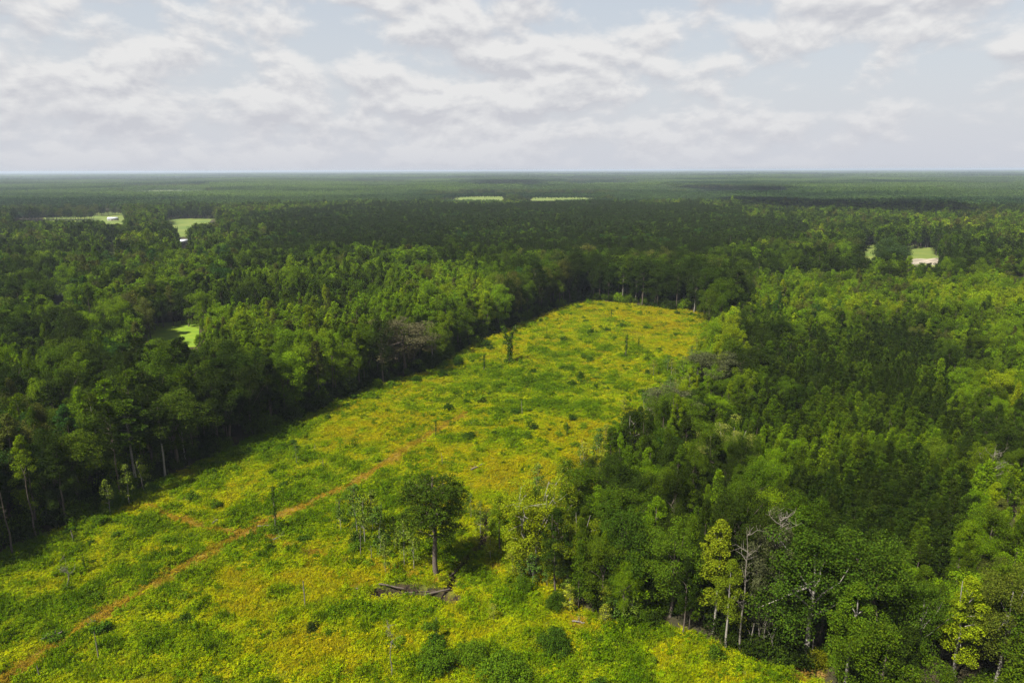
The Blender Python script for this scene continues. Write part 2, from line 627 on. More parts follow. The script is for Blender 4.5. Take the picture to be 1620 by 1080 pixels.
def make_open_tree(seed, H=16.0, spread=6.2, k=110, per=215, forks=6, low=.25):
    """multi-stemmed tree with an open crown and limbs showing between the clumps"""
    rng = np.random.default_rng(seed)
    tub, cen, rad = [], [], []
    for s in range(forks):
        an = s * 2 * math.pi / forks + rng.uniform(-.4, .4)
        out = spread * rng.uniform(.3, .75)
        end = np.array((math.cos(an) * out, math.sin(an) * out, H * rng.uniform(.72, .93)))
        pts = wander((math.cos(an) * .35, math.sin(an) * .35, -.3), end, 6, .32, rng)
        pts[1:3, :2] *= .62
        tub.append(tube(pts, np.linspace(.17, .035, 6), 6))
        for j in range(k // forks):
            t = rng.uniform(low, 1.0)
            i = t * 5
            b = pts[int(i)] * (1 - i % 1) + pts[min(int(i) + 1, 5)] * (i % 1)
            c = b + rng.normal(size=3) * np.array((1.5, 1.5, .9))
            c[2] = np.clip(c[2], 1.5, H * .96)
            if j % 2 == 0:
                tub.append(tube(wander(b, c, 3, .1, rng), np.linspace(.06, .02, 3), 4))
            cen.append(c); rad.append(rng.uniform(.7, 1.25))
    lv = clump_leaves(np.array(cen), np.array(rad), per, .215, rng, .8)
    return join(tub), lv, 'leaf', 'pale'


def make_sapling(seed):
    """thin young tree 6 m tall with sparse leaves along its stem"""
    rng = np.random.default_rng(seed)
    H = 6.0
    ax = wander((0, 0, -.2), (rng.normal() * .3, rng.normal() * .3, H), 5, .06, rng)
    tub = [tube(ax, np.linspace(.06, .012, 5), 4)]
    k = 22
    t = rng.random(k) ** .8
    an = rng.uniform(0, 6.28, k)
    rr = (.25 + 1.0 * np.sin(np.pi * np.clip(t * .8 + .2, 0, 1))) * rng.uniform(.4, 1, k)
    cen = np.stack([np.cos(an) * rr, np.sin(an) * rr, H * (.15 + .83 * t)], 1)
    for j in range(0, k, 2):
        tub.append(tube(np.array([(0, 0, max(.4, cen[j][2] - .5)), cen[j]]), (.025, .008), 3))
    lv = clump_leaves(cen, rng.uniform(.35, .65, k), 26, .26, rng, .8)
    return join(tub), lv, 'leaf', 'pale'


def make_vine_tree(seed, fork):
    """dead stem wrapped in climbing vines, 9 m tall, with or without a fork"""
    rng = np.random.default_rng(seed)
    H = 9.0
    lines = []
    if fork:
        lines.append(wander((0, 0, -.2), (.1, 0, 3.2), 3, .05, rng))
        lines.append(wander((.1, 0, 3.2), (-1.3, .2, 8.6), 4, .12, rng))
        lines.append(wander((.1, 0, 3.2), (1.25, -.2, 9.0), 4, .12, rng))
    else:
        lines.append(wander((0, 0, -.2), (.15, 0, H), 6, .1, rng))
    tub, cen, rad = [], [], []
    for i, p in enumerate(lines):
        tub.append(tube(p, np.linspace(.2 if i == 0 else .14, .05, len(p)), 5))
        for _ in range(30 if not fork else 18):
            t = rng.random() * (len(p) - 1.001)
            b = p[int(t)] * (1 - t % 1) + p[int(t) + 1] * (t % 1)
            if b[2] > H * .93 and rng.random() < .6:
                continue
            cen.append(b + rng.normal(size=3) * .22); rad.append(rng.uniform(.35, .75))
    for _ in range(8):
        an = rng.uniform(0, 6.28)
        cen.append(np.array((math.cos(an) * .8, math.sin(an) * .8, .4))); rad.append(.6)
    lv = clump_leaves(np.array(cen), np.array(rad), 40, .3, rng, 1.0)
    return join(tub), lv, 'leaf', 'dead'


def make_bush(seed, wide=1.0, tall=1.0, k=20, leaf=.19, per=62):
    """leafy bush about 2.2 m wide"""
    rng = np.random.default_rng(seed)
    d = unit(rng.normal(size=(k, 3)) + np.array((0, 0, .4)))
    d[:, 2] = np.abs(d[:, 2])
    cen = d * np.array((.95 * wide, .95 * wide, 1.15 * tall)) * rng.uniform(.35, 1.0, (k, 1)) + np.array((0, 0, .25))
    tub = []
    for j in range(0, k, 3):
        tub.append(tube(np.array([(cen[j][0] * .1, cen[j][1] * .1, -.15), cen[j] * np.array((.6, .6, .5)), cen[j]]), (.035, .025, .01), 3))
    lv = clump_leaves(cen, rng.uniform(.35, .62, k) * (1 if wide < 2 else 1.35), per, leaf, rng, .85)
    return join(tub), lv, 'leaf', 'bark'


def make_dead_tree(seed, H=12.0, nb=14, spread=3.2, twig=True):
    """bare grey tree: tapering trunk, broken limbs and twigs"""
    rng = np.random.default_rng(seed)
    ax = wander((0, 0, -.3), (rng.normal() * .5, rng.normal() * .5, H), 7, .16, rng)
    f_ = min(1.0, H / 14)
    trunk = tube(ax, np.linspace(.17, .035, 7) * f_, 6)
    limbs = []
    for i in range(nb):
        t = rng.uniform(.35, .97)
        k = t * 6
        b = ax[int(k)] * (1 - k % 1) + ax[min(int(k) + 1, 6)] * (k % 1)
        an = rng.uniform(0, 6.28)
        L = spread * (1.15 - .6 * t) * rng.uniform(.5, 1.1)
        e = b + np.array((math.cos(an) * L, math.sin(an) * L, L * rng.uniform(.35, 1.1)))
        p = wander(b, e, 4, .14, rng)
        limbs.append(tube(p, np.linspace(.07, .02, 4) * f_, 4))
        if twig:
            for q in range(4):
                bb = p[rng.integers(1, 4)]
                ee = bb + rng.normal(size=3) * np.array((.6, .6, .35)) + np.array((0, 0, .45))
                limbs.append(tube(np.array([bb, ee]), (.03, .014), 3))
    return trunk, join(limbs)


# ------------------------------------------------------------------ prototypes: shared mesh data, built once
def trunk_mesh(name, vf, mat):
    return build_mesh(name, vf[0], [(vf[1], 0)], [MAT[mat]], True)


def crown_mesh(name, vf, mat):
    return build_mesh(name, vf[0], [(vf[1], 0)], [MAT[mat]])


def whole_mesh(name, tr, lv, lm, bm):
    V, F = tr
    return build_mesh(name, np.concatenate([V, lv[0]]), [(F, 0), (lv[1] + len(V), 1)], [MAT[bm], MAT[lm]])


PARTS = {}        # kind -> list of (trunk mesh, crown mesh), near detail
STOCK = {}        # (kind, lod) -> list of instance indices into the prototype collection
proto_col = bpy.data.collections.new('prototypes')


def stock(kind, lod, me):
    i = len(proto_col.objects)
    o = bpy.data.objects.new('p%03d' % i, me)
    proto_col.objects.link(o)
    STOCK.setdefault((kind, lod), []).append(i)


MAKERS = {'broadleaf': make_broadleaf, 'upright': make_upright, 'pine': make_pine, 'young_pine': make_young_pine}
for kind, fn in MAKERS.items():
    for lod, cnt in (('hi', 5 if kind != 'young_pine' else 4), ('mid', 4), ('low', 3)):
        for s in range(cnt):
            tr, lv, lm, bm = fn(100 + s + 10 * len(kind), lod)
            if lod == 'hi':
                PARTS.setdefault(kind, []).append((trunk_mesh(kind + '_trunk', tr, bm), crown_mesh(kind + '_crown', lv, lm)))
            stock(kind, lod, whole_mesh(kind + '_' + lod, tr, lv, lm, bm))


def parts_of(kind, made):
    for tr, lv, lm, bm in made:
        PARTS.setdefault(kind, []).append((trunk_mesh(kind + '_trunk', tr, bm), crown_mesh(kind + '_crown', lv, lm)))


parts_of('round_pine', [make_round_pine(9)])
parts_of('open_tree', [make_open_tree(s) for s in (3, 8, 14)])
parts_of('sapling', [make_sapling(s) for s in range(5)])
parts_of('vine_tree', [make_vine_tree(1, True), make_vine_tree(2, False), make_vine_tree(6, False)])
parts_of('thicket', [make_bush(s, 3.0, t, 85, .19, 105) for s, t in ((21, 1.7), (22, 2.1), (23, 1.5))])
parts_of('bush', [make_bush(s, w, t) for s, w, t in ((1, 1, 1), (2, 1.25, .8), (3, .9, 1.25), (4, 1.1, 1), (5, 1.4, .65))])
for s in range(3):
    tr, lv, lm, bm = make_bush(40 + s, 1.1, 1.0, 24, .15, 80)
    stock('understory', 'hi', whole_mesh('understory', tr, lv, lm, bm))


def make_grass(seed, n, hgt, spread, width, flop):
    rng = np.random.default_rng(seed)
    b = rng.normal(size=(n, 3)) * np.array((spread, spread, 0)) * .5
    d = unit(rng.normal(size=(n, 3)) * np.array((flop, flop, .15)) + np.array((0, 0, 1)))
    h = hgt * rng.uniform(.45, 1.1, n)
    C = b + d * h[:, None] * .5
    N = unit(np.cross(d, rng.normal(size=(n, 3))))
    return leaf_quads(C, N, h, width * rng.uniform(.6, 1.3, n), rng, d)


def make_weed(seed, n, hgt, spread, size):
    rng = np.random.default_rng(seed)
    k = 9
    cen = np.stack([rng.normal(size=k) * spread * .45, rng.normal(size=k) * spread * .45, hgt * rng.uniform(.15, .75, k)], 1)
    return clump_leaves(cen, rng.uniform(.22, .42, k) * hgt ** .4, n // k, size, rng, .7, .6)


for s in range(4):
    stock('grass', 'hi', crown_mesh('grass_tuft', make_grass(60 + s, 120, .75, 1.1, .085, .55), 'grass'))
for s in range(4):
    stock('weed', 'hi', crown_mesh('weed_clump', make_weed(70 + s, 198, .95, 1.15, .19), 'weed'))
for s in range(2):
    g = make_grass(80 + s, 60, 1.1, 1.0, .06, .35)
    w = make_weed(84 + s, 70, .8, 1.0, .17)
    stock('tall_weed', 'hi', crown_mesh('tall_weed', join([g, w]), 'grass'))

# far forest: patches of many crowns, one mesh each
PATCH = 64.0


def make_patch(seed, pine):
    rng = np.random.default_rng(seed)
    sp_ = 5.2 if pine else 7.0
    g = np.arange(-PATCH / 2, PATCH / 2, sp_)
    X, Y = np.meshgrid(g, g)
    X = X.ravel() + rng.uniform(-.5, .5, X.size) * sp_
    Y = Y.ravel() + rng.uniform(-.5, .5, Y.size) * sp_
    n = len(X)
    Hh = rng.uniform(15, 18.5, n) if pine else rng.uniform(13, 23, n)
    r = rng.uniform(1.8, 2.6, n) if pine else rng.uniform(2.8, 4.8, n)
    per = 18 if pine else 26
    idx = np.repeat(np.arange(n), per)
    d = unit(rng.normal(size=(len(idx), 3)) + np.array((0, 0, .5)))
    C = np.stack([X[idx], Y[idx], Hh[idx] - r[idx] * 1.3], 1) + d * r[idx][:, None] * np.array((1, 1, 1.3)) * rng.uniform(.7, 1.05, (len(idx), 1))
    N = unit(d * .7 + rng.normal(size=d.shape) * .4 + np.array((0, 0, .3)))
    return leaf_quads(C, N, 1.9 * rng.uniform(.7, 1.4, len(idx)), 1.5 * rng.uniform(.7, 1.4, len(idx)), rng)


for s in range(4):
    stock('patch_broad', 'low', crown_mesh('canopy', make_patch(200 + s, False), 'leaf'))
for s in range(3):
    stock('patch_pine', 'low', crown_mesh('canopy_pine', make_patch(220 + s, True), 'needle'))

# geometry-node scatter for what nobody could count
ng = bpy.data.node_groups.new('scatter', 'GeometryNodeTree')
ng.interface.new_socket('Geometry', in_out='INPUT', socket_type='NodeSocketGeometry')
ng.interface.new_socket('Geometry', in_out='OUTPUT', socket_type='NodeSocketGeometry')
gi, go = ng.nodes.new('NodeGroupInput'), ng.nodes.new('NodeGroupOutput')
iop = ng.nodes.new('GeometryNodeInstanceOnPoints')
ci = ng.nodes.new('GeometryNodeCollectionInfo')
ci.inputs['Collection'].default_value = proto_col
ci.inputs['Separate Children'].default_value = True
ci.inputs['Reset Children'].default_value = True


def named(name, typ):
    a = ng.nodes.new('GeometryNodeInputNamedAttribute')
    a.data_type = typ
    a.inputs['Name'].default_value = name
    return a.outputs['Attribute']


ng.links.new(gi.outputs[0], iop.inputs['Points'])
ng.links.new(ci.outputs[0], iop.inputs['Instance'])
iop.inputs['Pick Instance'].default_value = True
ng.links.new(named('pick', 'INT'), iop.inputs['Instance Index'])
ng.links.new(named('turn', 'FLOAT_VECTOR'), iop.inputs['Rotation'])
ng.links.new(named('size', 'FLOAT_VECTOR'), iop.inputs['Scale'])
ng.links.new(iop.outputs[0], go.inputs[0])


def scatter(name, pos, pick, rot, size, tint, label, cat):
    me = bpy.data.meshes.new(name)
    n = len(pos)
    me.vertices.add(n)
    me.vertices.foreach_set('co', np.asarray(pos, np.float32).ravel())
    a = me.attributes.new('pick', 'INT', 'POINT'); a.data.foreach_set('value', np.asarray(pick, np.int32))
    a = me.attributes.new('turn', 'FLOAT_VECTOR', 'POINT')
    tv = np.zeros((n, 3), np.float32)
    if np.ndim(rot) == 1:
        tv[:, 2] = rot
    else:
        tv[:] = rot
    a.data.foreach_set('vector', tv.ravel())
    a = me.attributes.new('size', 'FLOAT_VECTOR', 'POINT'); a.data.foreach_set('vector', np.asarray(size, np.float32).ravel())
    a = me.attributes.new('tint', 'FLOAT_COLOR', 'POINT')
    tc_ = np.ones((n, 4), np.float32); tc_[:, :3] = tint
    a.data.foreach_set('color', tc_.ravel())
    me.update()
    o = bpy.data.objects.new(name, me)
    COL.objects.link(o)
    md = o.modifiers.new('scatter', 'NODES')
    md.node_group = ng
    o['kind'] = 'stuff'; o['label'] = label; o['category'] = cat
    return o


# ------------------------------------------------------------------ things
def empty(name, loc, rz=0.0, scale=(1, 1, 1)):
    o = bpy.data.objects.new(name, None)
    o.location = loc
    o.rotation_euler = (0, 0, rz)
    o.scale = scale
    COL.objects.link(o)
    return o


def part(name, me, parent, tint=None):
    o = bpy.data.objects.new(name, me)
    COL.objects.link(o)
    o.parent = parent
    if tint is not None:
        o['tint'] = [float(v) for v in tint]
    return o


def tag(o, label, cat, group=None, kind=None):
    if label: o['label'] = label
    if cat: o['category'] = cat
    if group: o['group'] = group
    if kind: o['kind'] = kind
    return o


def plant(name, kind, var, x, y, scale, rz, tint, label, cat, group=None, crown='crown', stem='trunk', bark=None):
    t = empty(name, (x, y, tzs(x, y)), rz, scale)
    tm, cm = PARTS[kind][var % len(PARTS[kind])]
    if bark:
        tm2 = BARKED.get((tm.name, bark))
        if tm2 is None:
            tm2 = tm.copy(); tm2.materials.clear(); tm2.materials.append(MAT[bark])
            BARKED[(tm.name, bark)] = tm2
        tm = tm2
    part(stem, tm, t)
    part(crown, cm, t, tint)
    return tag(t, label, cat, group)


BARKED = {}
KIND_H = {'broadleaf': 20, 'upright': 20, 'pine': 20, 'young_pine': 12, 'round_pine': 20, 'open_tree': 16, 'sapling': 6, 'vine_tree': 9}

# ------------------------------------------------------------------ ground sheet
def axis(lo, hi, step, far):
    a = list(np.arange(lo, hi + step, step))
    s, v = step, a[-1]
    while v < far:
        s *= 1.28; v += s; a.append(v)
    s, v = step, a[0]
    pre = []
    while v > -far:
        s *= 1.28; v -= s; pre.append(v)
    return np.array(pre[::-1] + a)


gx, gy = axis(-125, 130, 1.05, 42000), axis(66, 375, 1.05, 42000)
GX, GY = np.meshgrid(gx, gy)
gxr, gyr = GX.ravel(), GY.ravel()
gz = tz(gxr, gyr)
nx, ny = len(gx), len(gy)
ii = (np.arange(ny - 1)[:, None] * nx + np.arange(nx - 1)[None, :]).ravel()
me = build_mesh('ground', np.stack([gxr, gyr, gz], 1), [(np.stack([ii, ii + 1, ii + nx + 1, ii + nx], 1), 0)], [MAT['ground']], True)


def masks(x, y):
    tr = np.zeros(np.shape(x))
    for line, w in TRACKS:
        d, al = dist_line(x, y, line)
        k = .7 + .3 * sstep(.3, .7, fbm(x, y, 16, 50))
        if w == 1.0:
            k = k * .6
        else:                                            # grass still grows between the wheel ruts
            k = k * (.45 + .55 * sstep(.2, .55, d + (vn(x, y, 5, 47) - .5) * .5))
        tr = np.maximum(tr, (1 - sstep(w * .45, w * 1.15, d + (vn(x, y, 2.2, 41) - .5) * 1.6)) * k)
    for bx_, by_, r in BARE:
        d = np.hypot(x - bx_, y - by_) + (vn(x, y, 1.7, 44) - .5) * r * 1.2
        tr = np.maximum(tr, 1 - sstep(r * .5, r * 1.05, d))
    w = (vn(x, y, 2.5, 31) - .5) * .8
    g1, _ = dist_line(x, y, GULLY)
    g2, _ = dist_line(x, y, GULLY2)
    mud = np.maximum(1 - sstep(1.3, 2.2, g1 + w), 1 - sstep(.6, 1.3, g2 + w * .6))  # gully floor: mud together with the shade painted into its colour
    return tr, mud


sel = (np.abs(gxr) < 200) & (gyr > 40) & (gyr < 450)
cov = np.zeros((len(gxr), 4), np.float32); cov[:, 3] = 1
tr, mud = masks(gxr[sel], gyr[sel])
cov[sel, 0] = tr; cov[sel, 1] = mud
cov[sel, 2] = in_poly(gxr[sel], gyr[sel], GRASS_W)
ca = me.attributes.new('cover', 'FLOAT_COLOR', 'POINT')
ca.data.foreach_set('color', cov.ravel())
ground = bpy.data.objects.new('ground', me)
COL.objects.link(ground)
tag(ground, 'gently rolling ground of the clearing and forest floor', 'ground', kind='structure')

# ------------------------------------------------------------------ far openings: fields, a lawn, a sandy yard
FIELDS = [  # name, visible pixels, material, label
    ('field', [(8, 346), (75, 345), (75, 339), (160, 340), (195, 342), (195, 348), (110, 350), (10, 350)], 'field', 'pale pasture strip beside the white-roofed barn'),
    ('field', [(256, 345), (300, 343), (348, 344), (348, 351), (300, 356), (297, 367), (272, 366)], 'field', 'pale pasture strip with a small white shed at its corner'),
    ('field', [(696, 315), (745, 311), (800, 311), (790, 318), (700, 318)], 'field', 'far pale field in the middle of the woods, narrower of two'),
    ('field', [(800, 318), (850, 312), (935, 311), (955, 314), (900, 318)], 'field', 'far pale field in the middle of the woods, wider of two'),
    ('field', [(172, 388), (182, 388), (181, 406), (173, 406)], 'field', 'narrow grassy lane cut through dark trees'),
    ('field', [(1085, 302), (1160, 300.5), (1240, 301), (1250, 304.5), (1150, 305), (1090, 306)], 'meadow', 'hazy green strip of field in the far woods past the dark stand'),
    ('field', [(1490, 297), (1560, 295.5), (1610, 296), (1600, 299), (1505, 300)], 'meadow', 'hazy field strip high in the far woods beyond the meadow gaps'),
    ('field', [(900, 289), (960, 288), (1010, 288.5), (1015, 291), (905, 292)], 'meadow', 'faint field strip near the horizon above the two pale fields'),
    ('field', [(540, 293), (600, 291.5), (650, 292), (645, 295), (560, 295.5)], 'meadow', 'faint field strip in the hazy woods before the horizon haze'),
    ('field', [(190, 300), (260, 298), (330, 299), (320, 302), (200, 303)], 'meadow', 'hazy field strip in the far woods above the barn pasture'),
    ('lawn', [(241, 524), (300, 516), (312, 521), (305, 531), (245, 530)], 'lawn', 'small bright green lawn hidden among tall trees'),
    ('field', [(1368, 384), (1386, 382), (1386, 416), (1366, 414)], 'field', 'narrow meadow gap beside the round meadow tree'),
    ('field', [(1430, 392), (1480, 388), (1482, 412), (1430, 408)], 'field', 'open meadow behind the bare sandy yard'),
]
CULL = []
for nm, px, mt, lab in FIELDS:
    cx, cy2 = np.mean([p[0] for p in px]), np.mean([p[1] for p in px])
    kx, ky = (1.0, 1.15) if mt == 'meadow' else (1.05, 1.0) if cy2 < 330 else (1.12, 1.0) if nm == 'lawn' else (.85, .55)
    CULL.append([((a - cx) * kx + cx, (b - cy2) * ky + cy2 - .12 * (max(q_[1] for q_ in px) - cy2)) for a, b in px])
    fine = [tuple(np.array(px[i]) * (1 - t) + np.array(px[(i + 1) % len(px)]) * t) for i in range(len(px)) for t in (0, .2, .4, .6, .8)]
    rf = np.random.default_rng(int(cx))
    big = [((a - cx) * 1.2 + cx + rf.normal() * 1.2, b - (2.0 + .03 * (b - 250)) * (b < cy2) + (1.5 + .06 * (b - 250)) * (b >= cy2) + rf.normal() * .5) for a, b in fine]
    big = [(a, max(b, 284.0)) for a, b in big]
    V = np.array([(*G(a, b)[:2], .06 + tzs(*G(a, b)[:2])) for a, b in big])
    if nm == 'lawn':
        V[:, 2] = tzs(*LAWN) + .25
    me = build_mesh(nm, V, [(np.arange(len(V))[None, :], 0)], [MAT[mt]])
    o = bpy.data.objects.new(nm, me)
    COL.objects.link(o)
    tag(o, lab, nm, kind='structure')
yard_px = [(1438, 411), (1450, 409), (1466, 410), (1484, 408), (1487, 414), (1480, 420), (1462, 417), (1446, 419), (1433, 416)]
CULL.append([((a - 1460) * .85 + 1460, (b - 413) * .6 + 412) for a, b in yard_px])
V = np.array([(*G(a, b)[:2], .12) for a, b in yard_px])
o = bpy.data.objects.new('dirt_yard', build_mesh('dirt_yard', V, [(np.arange(9)[None, :], 0)], [MAT['sand']]))
COL.objects.link(o)
tag(o, 'bare pale sandy yard in front of the open meadow', 'dirt', kind='structure')
CULL.append([(166, 341), (196, 341), (196, 352), (166, 352)])      # barn
CULL.append([(286, 378), (296, 378), (296, 390), (286, 390)])      # shed
CULL.append([(89, 470), (103, 470), (103, 482), (89, 482)])        # house roof

# ------------------------------------------------------------------ forest
TINT = {
    'dark': ((.017, .029, .002), 'dark green'), 'mid': ((.040, .067, .002), 'mid green'), 'bright': ((.078, .126, .002), 'bright green'),
    'yellow': ((.118, .158, .002), 'yellow-green'), 'olive': ((.052, .060, .009), 'olive grey-green'), 'blue': ((.021, .050, .007), 'bluish green'),
    'rust': ((.048, .056, .012), 'brownish green'),
}
TK = list(TINT)
ZONES = {  # spacing, kinds, heights, tints
    'left':   (5.0, {'broadleaf': .50, 'upright': .30, 'pine': .20}, (16, 23), {'dark': .40, 'mid': .33, 'bright': .18, 'olive': .05, 'blue': .03, 'rust': .01}),
    'leftlow': (4.7, {'broadleaf': .44, 'upright': .36, 'pine': .20}, (17, 24), {'dark': .52, 'mid': .36, 'bright': .06, 'olive': .04, 'blue': .02}),
    'poplar': (4.8, {'broadleaf': .25, 'upright': .68, 'pine': .07}, (16, 22), {'dark': .12, 'mid': .33, 'bright': .46, 'olive': .04, 'yellow': .05}),
    'pines':  (4.6, {'pine': .90, 'broadleaf': .08, 'upright': .02}, (16, 20), {'dark': .90, 'mid': .08, 'blue': .02}),
    'back':   (5.4, {'broadleaf': .75, 'pine': .20, 'upright': .05}, (19, 24), {'dark': .55, 'mid': .30, 'olive': .12, 'blue': .03}),
    'gold':   (4.2, {'upright': .62, 'broadleaf': .38}, (11, 16), {'yellow': .30, 'bright': .46, 'mid': .18, 'olive': .06}),
    'plant':  (2.9, {'young_pine': .93, 'broadleaf': .02, 'upright': .05}, (10, 13), {'dark': .64, 'mid': .31, 'bright': .05}),
    'rmix':   (4.3, {'broadleaf': .42, 'upright': .38, 'young_pine': .20}, (11, 17), {'dark': .27, 'mid': .40, 'bright': .24, 'yellow': .03, 'olive': .04, 'blue': .02}),
    'rlight': (3.9, {'young_pine': .35, 'upright': .40, 'broadleaf': .25}, (10, 15), {'dark': .18, 'mid': .40, 'bright': .34, 'yellow': .05, 'olive': .03}),
    'far':    (5.6, {'broadleaf': .55, 'upright': .18, 'pine': .27}, (15, 22), {'dark': .40, 'mid': .36, 'bright': .12, 'olive': .10, 'yellow': .02}),
    'front':  (5.2, {'broadleaf': .78, 'upright': .22}, (17, 21), {'dark': .50, 'mid': .42, 'bright': .02, 'olive': .06}),
}
ZN = list(ZONES)
ZPOLY = [  # later wins; pixels of the canopy
    ('left', [(-900, 1300), (-900, 400), (300, 395), (860, 415), (900, 520), (700, 620), (300, 1300)]),
    ('leftlow', [(-900, 1300), (-900, 560), (250, 560), (560, 560), (760, 500), (900, 520), (700, 640), (300, 1300)]),
    ('poplar', [(290, 470), (420, 430), (640, 425), (830, 445), (800, 490), (640, 520), (560, 560), (400, 590), (300, 560)]),
    ('poplar', [(-20, 590), (130, 560), (180, 640), (60, 660)]),
    ('pines', [(330, 395), (480, 335), (700, 322), (1000, 320), (1180, 335), (1230, 375), (1160, 412), (900, 408), (560, 410)]),
    ('back', [(800, 500), (800, 425), (900, 408), (1160, 415), (1190, 520), (1130, 520)]),
    ('rmix', [(1190, 1500), (760, 1000), (740, 740), (1010, 600), (1150, 500), (1190, 440), (1700, 430), (2600, 430), (2600, 1500)]),
    ('rlight', [(1480, 520), (1640, 480), (2600, 470), (2600, 860), (1640, 830), (1540, 700)]),
    ('gold', [(1150, 425), (1250, 415), (1400, 425), (1640, 430), (2200, 430), (2200, 475), (1640, 470), (1330, 470), (1180, 470)]),
    ('gold', [(1120, 500), (1180, 480), (1190, 520), (1110, 590), (1085, 590)]),
    ('plant', [(1170, 560), (1300, 500), (1420, 490), (1520, 560), (1580, 720), (1560, 850), (1440, 860), (1330, 780), (1210, 690), (1130, 650)]),
    ('front', [(1130, 820), (1300, 815), (1420, 860), (1480, 930), (2000, 930), (2000, 1500), (1150, 1500)]),
]


def zone_of(x, y):
    px, py, _ = P(np.stack([x, y, np.full(x.shape, 15.0)], -1))
    z = np.full(x.shape, ZN.index('far'))
    for nm, poly in ZPOLY:
        z[in_poly(px, py, poly)] = ZN.index(nm)
    return z


FAR_D = 1250.0
T = {k: [] for k in ('x', 'y', 'h', 'r', 'kind', 'tint', 'zone')}
KN = list(MAKERS)
BASE_R = {'broadleaf': 4.6, 'upright': 2.8, 'pine': 3.2, 'young_pine': 1.8}
for zi, zname in enumerate(ZN):
    s, kp, hr, tp = ZONES[zname]
    rng = np.random.default_rng(500 + zi)
    dmax = FAR_D if zname in ('far', 'left', 'pines', 'gold', 'back', 'rmix', 'rlight') else 700
    xs = np.arange(-.98 * dmax - 40, .98 * dmax + 40, s)
    ys = np.arange(52, dmax, s)
    X, Y = np.meshgrid(xs, ys)
    X = (X + rng.uniform(-.46, .46, X.shape) * s).ravel()
    Y = (Y + rng.uniform(-.46, .46, Y.shape) * s).ravel()
    keep = (np.abs(X) < .86 * Y + 60) & (np.hypot(X, Y) < dmax)
    X, Y = X[keep], Y[keep]
    am = 14 + .16 * np.maximum(Y - 250, 0)
    ws = np.where(Y > 400, 1.0, 0.0)
    keep = zone_of(X + (vn(X, Y, 22, 77) - .5) * 14 + ws * (fbm(X, Y, 120, 79) - .5) * am * 2, Y + (vn(X, Y, 22, 78) - .5) * 14 + ws * (fbm(X, Y, 120, 80) - .5) * am * 2) == zi
    X, Y = X[keep], Y[keep]
    n_ = len(X)
    if n_ == 0:
        continue
    kk = rng.choice([KN.index(k) for k in kp], n_, p=np.array(list(kp.values())) / sum(kp.values()))
    # tints come in loose drifts: blend a smooth field with chance
    u = np.clip(.5 * rng.random(n_) + .5 * (fbm(X, Y, 38, 20 + zi) - .5) * 2.2 + .25, 0, .999)
    u = np.argsort(np.argsort(u)) / n_ if n_ > 10 else u
    cum = np.cumsum(list(tp.values())) / sum(tp.values())
    tt = np.array([TK.index(k) for k in tp])[np.minimum(np.searchsorted(cum, u, side='right'), len(tp) - 1)]
    hh = rng.uniform(*hr, n_) * (.9 + .2 * fbm(X, Y, 50, 33))
    yp = kk == KN.index('young_pine')
    hh[yp] = np.minimum(hh[yp], rng.uniform(9.5, 13, yp.sum()))
    rr = np.array([BASE_R[KN[k]] / (12 if KN[k] == 'young_pine' else 20) for k in kk]) * hh * np.where(kk == 0, rng.uniform(.72, 1.4, n_), rng.uniform(.65, 1.2, n_))
    em = rng.random(n_) < .06
    hh[em] *= 1.18
    for k, v in (('x', X), ('y', Y), ('h', hh), ('r', rr), ('kind', kk), ('tint', tt), ('zone', np.full(n_, zi))):
        T[k].append(v)
T = {k: np.concatenate(v) for k, v in T.items()}


def drop(mask):
    for k in T:
        T[k] = T[k][~mask]


# nothing grows in the openings, and nothing leans into the view of them
T['z'] = tz(T['x'], T['y'])
bad = in_poly(T['x'], T['y'], [tuple(G(a, b)[:2]) for a, b in OPEN_PX])
for poly in [OPEN_PX] + CULL:
    for f, side in (((.02, 0), (.35, 0), (.6, -.7), (.6, .7), (.6, 0), (.8, -.45), (.8, .45), (.97, 0)) if poly is OPEN_PX else
                    [(f, sd) for f in (.02, .15, .28, .36, .44, .52, .6, .68, .76, .84, .92, 1.0) for sd in ((-.9, -.6, -.3, 0, .3, .6, .9) if .3 < f < .9 else (-.25, 0, .25))]):
        # across the view
        L = np.hypot(T['x'], T['y'])
        X = T['x'] + side * T['r'] * T['y'] / L
        Y = T['y'] - side * T['r'] * T['x'] / L
        px, py, _ = P(np.stack([X, Y, T['z'] + f * T['h']], -1))
        bad |= in_poly(px, py, poly)
drop(bad)

